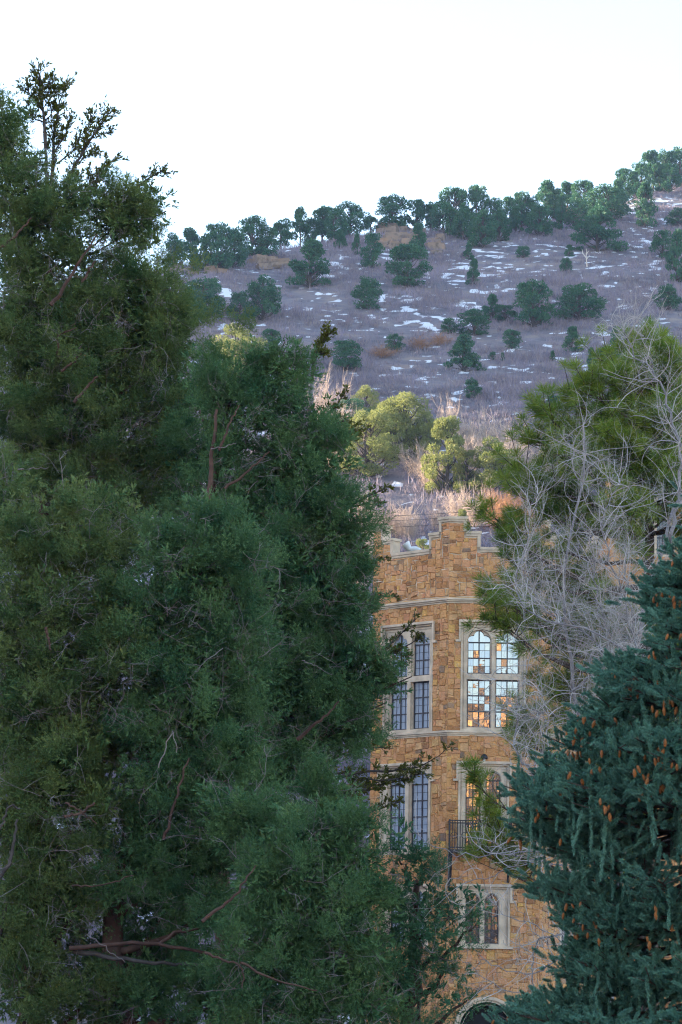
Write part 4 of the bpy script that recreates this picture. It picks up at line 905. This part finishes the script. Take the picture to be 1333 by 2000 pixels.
# ------------------------------------------------------------------ broadleaf evergreens rising behind the junipers
def leafy(label, Y, stems, seed, leafy_from=.25):
    """stems: (px polyline, r0, r1, leaves per metre, spread)"""
    rng = np.random.default_rng(seed); a = np.array(stems[0][0], float); q0 = at(a[0, 0], a[0, 1], Y); g = np.array((q0[0], q0[1], float(zg(q0[0], q0[1]))))
    o = thing('evergreen_oak', label, 'tree', g, 'leafy evergreens behind the junipers'); LV = []; tw = MB()
    for si, (pts, r0, r1, lpm, spr) in enumerate(stems):
        a = np.array(pts, float); yy = Y + np.linspace(0, rng.uniform(-.5, .3), len(a)) * (si > 0); P = at(a[:, 0], a[:, 1], yy)
        if si == 0: P = np.concatenate([[g - (0, 0, .2)], P])
        n = max(8, int(np.linalg.norm(np.diff(P, axis=0), axis=1).sum() / .15)); P = smooth_path(P, n, rng, .008); r = np.linspace(r0, r1, n); v, f = tube(P, r, 7)
        obj('trunk' if si == 0 else 'branch', v, f, M['grey_bark'] if si == 0 else M['dark_bark'], o, True)
        if lpm <= 0: continue
        seg = np.linalg.norm(np.diff(P, axis=0), axis=1).sum(); k = int(seg * lpm / 6)
        for _ in range(k):
            t = rng.uniform(leafy_from, 1.0); i = min(n - 2, int(t * (n - 1))); p = P[i] + (P[i + 1] - P[i]) * rng.random(); ax = P[i + 1] - P[i]; ax /= np.linalg.norm(ax)
            e = ax * .8 + unit(rng, 1)[0] * .8 + np.array((0, 0, .25)); e /= np.linalg.norm(e); l = spr * rng.uniform(.3, 1.0)
            Q = [p, p + e * l * .5 + rng.normal(0, .015, 3), p + e * l + np.array((0, 0, .03))]; v, f = tube(Q, [.006, .004, .002], 3); tw.add(v, f)
            m_ = rng.integers(7, 13); tt = rng.uniform(.35, 1.05, m_); b = p + e * l * tt[:, None]; d = e + unit(rng, m_) * .95 + np.array((0, 0, .15)); LV.append(diamonds(b, d, rng.uniform(.05, .085, m_), rng.uniform(.022, .034, m_), rng))
    V = np.concatenate(LV); obj('crown', V.reshape(-1, 3), np.arange(len(V) * 4).reshape(-1, 4), M['broad_leaf'], o); q = tw.build('twig', M['dark_bark'], o, True); q['kind'] = 'stuff'
leafy('leafy evergreen top poking above the tall left juniper into the white sky', 43, [
    ([(100, 1500), (98, 900), (95, 500), (90, 290), (86, 224), (82, 186), (76, 142)], .16, .012, 0, 0),
    ([(90, 290), (86, 224), (82, 186), (76, 142)], .03, .01, 340, .36), ([(84, 215), (66, 190), (50, 172)], .016, .006, 330, .32), ([(86, 240), (100, 220), (112, 210)], .014, .005, 300, .3), ([(83, 200), (96, 180), (96, 160)], .014, .005, 300, .25), ([(87, 240), (70, 235), (58, 215)], .014, .005, 260, .25),
    ([(102, 420), (104, 308), (107, 266), (114, 204), (129, 162)], .04, .008, 210, .32), ([(87, 180), (114, 180), (130, 166)], .014, .006, 180, .2), ([(106, 300), (128, 262), (136, 235)], .014, .005, 260, .25), ([(92, 300), (70, 300), (55, 330)], .014, .005, 220, .3),
    ([(125, 420), (138, 338), (162, 299), (183, 262), (212, 222)], .035, .008, 230, .34), ([(162, 299), (172, 250), (180, 225)], .015, .006, 190, .25), ([(112, 320), (140, 300), (160, 262)], .014, .006, 230, .3), ([(183, 257), (200, 262), (212, 258)], .012, .005, 240, .25), ([(150, 320), (175, 305), (190, 300)], .012, .005, 240, .25),
    ([(170, 400), (192, 338), (207, 320), (230, 308)], .025, .006, 130, .2), ([(150, 430), (165, 380), (178, 350)], .02, .006, 320, .35), ([(160, 410), (185, 370), (195, 345)], .02, .006, 300, .3),
    ([(240, 440), (264, 365), (288, 353), (312, 329), (332, 338)], .03, .006, 170, .2), ([(264, 400), (282, 385), (292, 370)], .012, .005, 200, .2), ([(262, 500), (285, 464), (311, 438)], .022, .005, 110, .2), ([(290, 480), (305, 472), (308, 466)], .01, .004, 150, .15), ([(130, 470), (145, 400), (150, 350)], .02, .006, 260, .3)], 31)
leafy('leafy evergreen with a pale trunk and twisted top behind the middle junipers', 44, [
    ([(618, 1990), (616, 1540), (612, 1000), (608, 789), (610, 735)], .13, .035, 0, 0),
    ([(610, 745), (613, 700), (628, 668), (645, 650)], .03, .008, 420, .22), ([(612, 720), (622, 690), (636, 690)], .014, .005, 300, .2), ([(610, 740), (594, 728), (584, 706)], .016, .006, 420, .26), ([(609, 760), (590, 750), (578, 735)], .014, .005, 300, .22),
    ([(611, 850), (633, 818), (655, 795), (672, 772)], .02, .005, 160, .2), ([(612, 900), (650, 830), (672, 822)], .02, .006, 340, .3), ([(640, 845), (668, 850), (690, 842)], .014, .005, 300, .28), ([(650, 900), (680, 860), (700, 850)], .016, .006, 240, .25),
    ([(612, 1060), (660, 1000), (692, 985), (722, 968), (752, 955)], .03, .006, 190, .2), ([(690, 988), (712, 985), (738, 985)], .012, .004, 190, .16), ([(614, 1180), (680, 1120), (714, 1104), (750, 1090)], .025, .005, 150, .2), ([(680, 1190), (720, 1170), (752, 1162), (772, 1164)], .018, .005, 140, .16),
    ([(615, 1330), (700, 1290), (754, 1268), (790, 1232), (816, 1206)], .03, .005, 130, .16), ([(720, 1290), (754, 1278), (800, 1262), (830, 1240)], .02, .005, 150, .18), ([(745, 1272), (775, 1275), (805, 1285)], .012, .004, 190, .16), ([(760, 1290), (780, 1300), (790, 1305)], .01, .004, 160, .14),
    ([(616, 1500), (690, 1462), (730, 1458), (769, 1462)], .025, .005, 110, .16), ([(616, 1540), (660, 1520), (700, 1505), (760, 1508), (829, 1497), (872, 1464)], .035, .004, 120, .22), ([(640, 1560), (690, 1530), (740, 1535), (800, 1520)], .025, .005, 260, .3), ([(700, 1520), (750, 1525), (830, 1512)], .016, .004, 170, .2),
    ([(640, 1600), (715, 1595), (745, 1576), (778, 1568)], .022, .005, 170, .18), ([(620, 1560), (660, 1545), (700, 1560)], .02, .006, 320, .35), ([(640, 1520), (670, 1505), (690, 1520)], .02, .006, 320, .3), ([(630, 1580), (680, 1560), (720, 1540)], .02, .006, 260, .3)], 32)

# ------------------------------------------------------------------ ponderosa pine behind the bare tree
def pine():
    rng = np.random.default_rng(41); Y = 43.0
    def tuft(seed):
        r = np.random.default_rng(seed); n = 95; t = r.uniform(0, 1, n); d = unit(r, n); d[:, 2] = np.abs(d[:, 2]) * .8 + .25 - .3 * (t < .3)
        return diamonds(np.column_stack([np.zeros((n, 2)), t * .10 - .06]), d, r.uniform(.14, .21, n), np.full(n, .0072), r)
    TU = [tuft(i) for i in range(5)]
    tr = np.array([(1262, 2000), (1266, 1600), (1268, 1200), (1270, 900), (1272, 720), (1270, 668)], float); tp = at(tr[:, 0], tr[:, 1], Y); base = tp[0].copy(); base[2] = zg(base[0], base[1])
    o = thing('pine_tree', 'long needled green pine behind the bare branches at the right', 'tree', base)
    P = smooth_path(np.concatenate([[base - (0, 0, .2)], tp]), 30); v, f = tube(P, np.linspace(.24, .02, 30), 10); obj('trunk', v, f, M['pine_bark'], o, True)
    edge_y = [668, 720, 790, 850, 930, 1010, 1080, 1150, 1250, 1330, 1420, 1520, 1640, 1800]; edge_x = [1262, 1225, 1150, 1095, 1030, 965, 985, 1000, 985, 1020, 1030, 1000, 1000, 1040]
    pos, dr = [], []; bm = MB()
    def branch(p0, p1, rad, sag, u0=.30):
        n = 9; t = np.linspace(0, 1, n)[:, None]; Q = p0 + (p1 - p0) * t; Q[:, 2] += sag * np.sin(t[:, 0] * math.pi) + .22 * t[:, 0] ** 3 * np.linalg.norm(p1 - p0) * .4; Q[1:-1] += rng.normal(0, .025, (n - 2, 3))
        v, f = tube(Q, np.linspace(rad, .008, n), 6); bm.add(v, f); L = np.linalg.norm(p1 - p0)
        for k in range(int(4 + L * 10)):
            if u0 > .5 and k > 9: break
            u = rng.uniform(u0, 1.0); i = min(n - 2, int(u * (n - 1))); s = Q[i] + (Q[i + 1] - Q[i]) * rng.random(); ax = Q[i + 1] - Q[i]; ax /= np.linalg.norm(ax)
            e = ax * .7 + rng.normal(0, .55, 3) + np.array((0, 0, .32)); e /= np.linalg.norm(e); l = rng.uniform(.15, .5) * (.5 + .5 * min(1, L)); q = s + e * l; q2 = q + (e + np.array((0, 0, .5))) * .08
            v, f = tube([s, (s + q) / 2 - (0, 0, .02), q2], [.009, .007, .005], 4); bm.add(v, f); dd = e + np.array((0, 0, .7)); pos.append(q2); dr.append(dd / np.linalg.norm(dd))
            if rng.random() < .6: pos.append(s + e * l * .55); dr.append(e + np.array((0, 0, .3)))
        e = Q[-1] - Q[-2]; pos.append(Q[-1]); dr.append(e / np.linalg.norm(e) + np.array((0, 0, .5)))
    for k in range(104):
        py = rng.uniform(685, 1660) if k > 24 else rng.uniform(680, 1000); ex = np.interp(py, edge_y, edge_x); reach = (1268 - ex) * PXM(Y) ; a = rng.uniform(0, 6.283); rr = reach * rng.uniform(.55, 1.0) * rng.uniform(.85, 1)
        tip = at(1268, py, Y) + np.array((math.cos(a) * rr, math.sin(a) * rr, rng.normal(0, .05))); z0 = tip[2] - .22 * rr - .05; i = int(np.argmin(np.abs(P[:, 2] - z0))); branch(P[i].copy(), tip, .018 + .012 * rr, -.06 * rr)
    for px, py, dy in [(948, 1024, -.5), (980, 1062, -.5), (1010, 990, -.4), (1008, 935, -.2), (1050, 880, 0), (1078, 842, -.4), (1065, 830, .2), (1115, 795, -.3), (1150, 770, -.6), (1190, 720, -.4), (1240, 700, -.3), (1215, 745, -.9), (985, 1112, -.5), (1010, 1085, -.9), (983, 1190, -.6), (1000, 1210, -1.0), (965, 1240, -1.1), (985, 1250, -1.2),
                       (925, 1565, -1.2), (1010, 1420, -.7), (1040, 1480, -.8), (1005, 1450, -.9), (950, 1640, -1.0), (985, 1680, -.9), (930, 1690, -.8), (1000, 1720, -.7), (1300, 720, -.4), (1320, 760, -.2), (1330, 840, .2), (1310, 905, -.3), (1290, 690, .1)]:
        tip = at(px, py, Y + dy); rr = np.linalg.norm(tip[:2] - P[-1, :2]); z0 = tip[2] - .18 * rr; i = int(np.argmin(np.abs(P[:, 2] - z0))); branch(P[i].copy(), tip, .02 + .010 * rr, -.08 * rr, .80 if px < 1060 and py > 1000 else .45)
    for k in range(10): a = rng.uniform(0, 6.283); pos.append(P[-1] + np.array((math.cos(a) * .12, math.sin(a) * .12, rng.uniform(-.5, .05)))); dr.append(np.array((math.cos(a) * .6, math.sin(a) * .6, 1)))
    V, F = scatter_many(TU, np.array(pos), np.array(dr), rng.uniform(.85, 1.25, len(pos)), rng); obj('crown', V, F, M['pine_needle'], o); q = bm.build('branch', M['pine_bark'], o, True); q['kind'] = 'stuff'
pine()

# ------------------------------------------------------------------ bare weeping tree in front of the pine
def bare_tree():
    rng = np.random.default_rng(52); Y = 33.0
    root = at(1190, 1980, Y); root[2] = zg(root[0], root[1])
    o = thing('bare_tree', 'leafless grey tree with tangled curling twigs in front of the pine', 'tree', root); tw = MB()
    def curl(p, d, L, r, depth, up=.25):
        n = 8 if depth < 2 else 6; r = r * .55; P = [p]; q = p.copy(); e = d / np.linalg.norm(d); ax = unit(rng, 1)[0]; k = rng.normal(0, .26)
        for i in range(n):
            e = e + np.cross(ax, e) * k + rng.normal(0, .10, 3) + np.array((0, 0, up * .12)); e /= np.linalg.norm(e); q = q + e * L / n; P.append(q)
        v, f = tube(P, np.linspace(r, r * .4, n + 1), 5 if depth == 0 else 4 if depth == 1 else 3); tw.add(v, f)
        if depth < 2:
            for _ in range(rng.integers(4, 8) if depth == 0 else rng.integers(3, 6)):
                i = rng.integers(1, n); g = e * .3 + unit(rng, 1)[0] * .9 + np.array((0, 0, .2)); curl(P[i].copy(), g, L * rng.uniform(.35, .75), r * .55, depth + 1, rng.uniform(-.2, .7))
    limbs = [([(1190, 1900), (1180, 1650), (1150, 1450), (1110, 1330), (1104, 1200), (1104, 1113), (1101, 1062), (1131, 994), (1141, 909), (1146, 870), (1140, 830)], .085, .016, 0, 34),
             ([(1200, 1900), (1215, 1650), (1235, 1400), (1250, 1200), (1298, 1072), (1310, 1005), (1340, 955)], .085, .03, .3, 18), ([(1312, 1060), (1325, 960), (1335, 872), (1318, 841), (1303, 783), (1277, 715), (1228, 681), (1219, 645)], .05, .012, .2, 20),
             ([(1277, 715), (1262, 660), (1240, 640)], .012, .004, .2, 3), ([(1150, 1450), (1180, 1330), (1190, 1240), (1160, 1150), (1170, 1080)], .04, .012, -.4, 20), ([(1230, 1400), (1200, 1300), (1130, 1220), (1060, 1190), (1020, 1120), (1022, 1090)], .035, .008, -.5, 20), ([(1240, 1290), (1190, 1250), (1140, 1225), (1060, 1215), (1015, 1180), (1003, 1140), (1022, 1085), (1040, 1060), (1030, 1000), (1050, 965)], .03, .007, -.7, 14),
             ([(1250, 1240), (1210, 1130), (1180, 1060), (1175, 1000), (1215, 930)], .03, .008, -.3, 18), ([(1260, 1320), (1230, 1230), (1215, 1140), (1225, 1080)], .03, .01, -.5, 16), ([(1130, 1640), (1080, 1560), (1040, 1510), (1002, 1466), (1011, 1410), (1012, 1375)], .05, .016, -.6, 12), ([(1040, 1510), (1045, 1450), (1075, 1420), (1060, 1360)], .025, .008, -.6, 9),
             ([(1011, 1400), (985, 1350), (962, 1320)], .014, .004, -.6, 4), ([(1012, 1380), (1020, 1330), (1040, 1290)], .014, .004, -.6, 5), ([(1140, 1700), (1080, 1660), (1000, 1668), (900, 1672), (850, 1655), (800, 1620)], .03, .006, -.8, 9), ([(1100, 1690), (1000, 1690), (950, 1720), (880, 1715)], .022, .006, -.9, 10), ([(1000, 1668), (960, 1640), (920, 1625)], .016, .005, -.9, 6),
             ([(1150, 1800), (1100, 1830), (1050, 1830), (1040, 1870), (1045, 1930)], .035, .012, -.7, 8), ([(1120, 1830), (1060, 1900), (1000, 1900), (940, 1870), (930, 1890)], .024, .007, -.8, 9), ([(1160, 1950), (1090, 1950), (1010, 1945), (940, 1905), (915, 1880)], .024, .006, -.8, 8), ([(1100, 1835), (1020, 1800), (960, 1770), (940, 1700)], .02, .005, -.9, 8), ([(1050, 1830), (1010, 1780), (1000, 1730)], .014, .005, -.8, 5)]
    for j, (pts, r0, r1, dy, k) in enumerate(limbs):
        a = np.array(pts, float); P = at(a[:, 0], a[:, 1], Y + dy + np.linspace(-.1, .1, len(a)))
        if j == 0: P = np.concatenate([[root - (0, 0, .2), root + (0, 0, 1.0)], P])
        if j == 0: TR = smooth_path(P, 26)
        else:
            q_ = TR[int(np.argmin(np.linalg.norm(TR - (P[0] - (0, 0, .35)), axis=1)))] if j not in (2, 3) else LAST[int(np.argmin(np.linalg.norm(LAST - P[0], axis=1)))]
            P = np.concatenate([[q_], P])
        LAST = smooth_path(P, 26)
        n = 26; P = smooth_path(P, n, rng, .018); v, f = tube(P, np.linspace(r0, r1, n) * (.55 if j == 0 else .55), 7); obj('trunk' if j == 0 else 'limb', v, f, M['grey_bark'], o, True)
        for _ in range(int(k * (1.5 if a[:, 1].min() > 1590 else 3.0))):
            i = rng.integers(int(n * .28) if j else int(n * .5), n); t = P[min(n - 1, i + 1)] - P[max(0, i - 1)]; t /= np.linalg.norm(t); e = t * .5 + unit(rng, 1)[0] + np.array((-.12, -.1, .15)); curl(P[i].copy(), e, rng.uniform(.35, .95) * (1 if r0 > .02 else .6), rng.uniform(.007, .012), 0, rng.uniform(-.3, .7))
    q = tw.build('twig', M['pale_twig'], o, True); q['kind'] = 'stuff'
bare_tree()

# ------------------------------------------------------------------ blue spruce in the right foreground
def spruce():
    rng = np.random.default_rng(63); Y0 = 22.0; ax_px = 1425.0
    ax = at(ax_px, 1500, Y0)[:2]; base = np.array((ax[0], ax[1], float(zg(*ax)))); o = thing('blue_spruce', 'blue green spruce hung with orange cones in the right foreground', 'tree', base)
    zpx = lambda py: float(at(ax_px, py, Y0)[2]); top = zpx(905)
    v, f = tube(smooth_path([base - (0, 0, .2), base + (0, 0, 2), (ax[0], ax[1], top)], 12), np.linspace(.16, .015, 12), 10); obj('trunk', v, f, M['pine_bark'], o, True)
    def shoot(seed, L=.125, n=300, nl=.025):
        r = np.random.default_rng(seed); t = r.uniform(0, 1, n) ** .8; a = r.uniform(0, 6.283, n); tip = t > .9; out = np.column_stack([np.cos(a), np.sin(a), np.where(tip, 2.5, .75)])
        return diamonds(np.column_stack([np.zeros((n, 2)), t * L]), out + r.normal(0, .12, (n, 3)), nl * r.uniform(.8, 1.15, n) * np.where(t < .15, .7, 1), np.full(n, .0046), r)
    SH = [shoot(i) for i in range(5)]; HANG = [shoot(10 + i, .16, 260, .020) for i in range(3)]
    ey = [905, 1060, 1110, 1190, 1280, 1330, 1395, 1450, 1500, 1545, 1585, 1650, 1720, 1775, 1830, 1880, 1950, 1985, 2060]; ex = [1420, 1335, 1300, 1225, 1212, 1180, 1112, 1092, 1050, 1000, 985, 1012, 1015, 1085, 1090, 1090, 1060, 955, 950]
    pos, dr, sc, hp, hd, hs = [], [], [], [], [], []; bm = MB(); tips = []
    def fan(p, d, dens=1.0):
        d = d / np.linalg.norm(d); n = int(rng.integers(6, 10) * dens)
        for _ in range(n):
            e = d + rng.normal(0, .62, 3) * np.array((1, 1, .7)) + np.array((0, -.05, .30)); e /= np.linalg.norm(e); s = p - d * rng.uniform(0, .16) + rng.normal(0, .045, 3); pos.append(s); dr.append(e); sc.append(rng.uniform(.7, 1.2))
    def bough(tip, hang=1.0):
        z0 = tip[2] + .10 * np.linalg.norm(tip[:2] - ax) + rng.normal(0, .05); s = np.array((ax[0], ax[1], z0)); n = 9; t = np.linspace(0, 1, n)[:, None]; P = s + (tip - s) * t; L = np.linalg.norm(tip - s); P[:, 2] -= .12 * L * np.sin(t[:, 0] * math.pi) * 1.0; P[1:-1] += rng.normal(0, .015, (n - 2, 3))
        v, f = tube(P, np.linspace(.022, .006, n), 5); bm.add(v, f); d = P[-1] - P[-2]; d /= np.linalg.norm(d); fan(tip, d + np.array((0, 0, .15))); tips.append(tip)
        for k in range(int(4 + L * 4)):
            u = rng.uniform(.62, .98); i = min(n - 2, int(u * (n - 1))); q = P[i] + (P[i + 1] - P[i]) * rng.random(); side = np.cross(d, (0, 0, 1)) * rng.choice((-1, 1)); e = d * .6 + side * rng.uniform(.3, 1) + np.array((0, 0, rng.uniform(-.10, .22))); e /= np.linalg.norm(e); l = rng.uniform(.08, .26); g = q + e * l
            v, f = tube([q, q + e * l * .6, g], [.006, .005, .004], 3); bm.add(v, f); fan(g, e, .55)
            if rng.random() < .22 * hang:                 # a drooping branchlet
                w = q + e * l * .4; e2 = np.array((rng.normal(0, .12), rng.normal(0, .12), -1.0)); m_ = rng.integers(1, 4)
                for j in range(m_): hp.append(w + e2 * .16 * j + rng.normal(0, .012, 3)); hd.append(e2 + rng.normal(0, .12, 3)); hs.append(rng.uniform(.8, 1.15))
    pts = []
    for _ in range(30000):                               # bough tips spread over the crown's surface
        th = rng.uniform(-.55, math.pi + .25); tk = rng.integers(0, 15); py = 1000 + tk * 76 + 26 * math.sin(th * 2.6 + tk * 1.9) + rng.normal(0, 13); xl = np.interp(py, ey, ex); rr = ax_px - xl; px = ax_px - rr * math.cos(th)
        if px > 1480 and rng.random() < .7: continue
        r = rr * PXM(Y0) * (1 - .10 * rng.random()) * (.80 + .22 * float(vnoise(np.float64(th * 2.6), np.float64(tk * 1.7), 3))); c = np.array((ax[0] - r * math.cos(th), ax[1] - r * math.sin(th) * .92, zpx(py) + .0))
        if float(vnoise(np.float64(px / 95), np.float64(py / 60), 8)) < .27: continue
        if 1130 < px < 1330 and 1575 < py < 1765 and math.sin(th) > .25 and rng.random() < .93: continue
        if all(np.sum((c - q) ** 2) > .15 ** 2 for q in pts): pts.append(c)
        if len(pts) >= 400: break
    for c in pts: bough(c)
    for k in range(34):                                  # hanging strands in the dark gap under the middle boughs
        px, py = rng.uniform(1110, 1345), rng.uniform(1500, 1640); p = at(px, py, Y0 - rng.uniform(.0, .6))
        for j in range(rng.integers(2, 6)): hp.append(p + np.array((0, 0, -.15 * j)) + rng.normal(0, .012, 3)); hd.append(np.array((rng.normal(0, .1), rng.normal(0, .1), -1))); hs.append(rng.uniform(.75, 1.1))
    for k in range(2600):                                # inner twigs that close the crown
        py = rng.uniform(1040, 2080); rr = (ax_px - np.interp(py, ey, ex)) * PXM(Y0) * rng.uniform(.35, .74); th = rng.uniform(-.5, math.pi + .2)
        pos.append(np.array((ax[0] - rr * math.cos(th), ax[1] - rr * math.sin(th), zpx(py)))); dr.append(np.array((-math.cos(th), -math.sin(th), rng.uniform(-.9, .3))) + rng.normal(0, .35, 3)); sc.append(rng.uniform(.8, 1.3))
    V, F = scatter_many(SH, np.array(pos), np.array(dr), np.array(sc), rng); V2, F2 = scatter_many(HANG, np.array(hp), np.array(hd), np.array(hs), rng)
    obj('crown', np.concatenate([V, V2]), np.concatenate([F, F2 + len(V)]), M['spruce_needle'], o); q = bm.build('branch', M['pine_bark'], o, True); q['kind'] = 'stuff'
    # cones: scaly drooping spindles
    nr, ns = 12, 9; Vc, Fc = [], []
    for i in range(nr):
        t = i / (nr - 1); r = .017 * math.sin(math.pi * (.08 + .88 * t)) ** .7 * (1 + .16 * (i % 2)); a0 = .35 * (i % 2)
        for j in range(ns): a = a0 + 6.283 * j / ns; Vc.append((r * math.cos(a), r * math.sin(a), -.088 * t))
    for i in range(nr - 1):
        for j in range(ns): Fc.append((i * ns + j, (i + 1) * ns + j, (i + 1) * ns + (j + 1) % ns, i * ns + (j + 1) % ns))
    Vc = np.array(Vc); Fc = np.array(Fc); cm = mesh('cone', Vc, Fc, M['cone']); done = 0; rest = MB(); order = sorted(range(len(tips)), key=lambda i: rng.random())
    cand = []
    for i in order:
        t = tips[i]
        if t[1] > ax[1] - .1 and t[0] > ax[0] - 1.0: continue
        if rng.random() < (.15 if t[2] > zpx(1560) else .74): continue
        c0 = t + np.array((-.02, -.10, -.06)) + rng.normal(0, .05, 3)
        for _ in range(rng.integers(1, 7)): cand.append(c0 + rng.normal(0, .05, 3) * np.array((1, .6, .8)))
    for c in cand:
        rot = Matrix.Rotation(rng.normal(0, .22), 4, 'X') @ Matrix.Rotation(rng.normal(0, .22), 4, 'Y'); s = rng.uniform(.5, .8)
        if done < 98:
            q = bpy.data.objects.new('cone', cm); COL.objects.link(q); q.parent = o; q.matrix_local = Matrix.Translation(c - base) @ rot @ Matrix.Scale(s, 4); done += 1
        else: rest.add(Vc * s @ np.array(rot.to_3x3()).T + c, Fc)
    if rest.V: q = rest.build('cone_mass', M['cone'], o); q['kind'] = 'stuff'
spruce()

# ------------------------------------------------------------------ the valley's thin blue air
def haze():
    m = bpy.data.materials.new('haze_air'); m.use_nodes = True; nt = m.node_tree; nt.nodes.clear(); out = nt.nodes.new('ShaderNodeOutputMaterial'); v = nt.nodes.new('ShaderNodeVolumePrincipled')
    v.inputs['Color'].default_value = (.38, .58, 1, 1); v.inputs['Density'].default_value = .00013; v.inputs['Anisotropy'].default_value = .2; nt.links.new(v.outputs[0], out.inputs['Volume'])
    c = np.array([(x, y, z) for z in (-60, 210) for y in (-320, 820) for x in (-640, 640)], float)
    tag(obj('haze', c, np.array([(0, 2, 3, 1), (4, 5, 7, 6), (0, 1, 5, 4), (2, 6, 7, 3), (0, 4, 6, 2), (1, 3, 7, 5)]), m), kind='stuff')
haze()
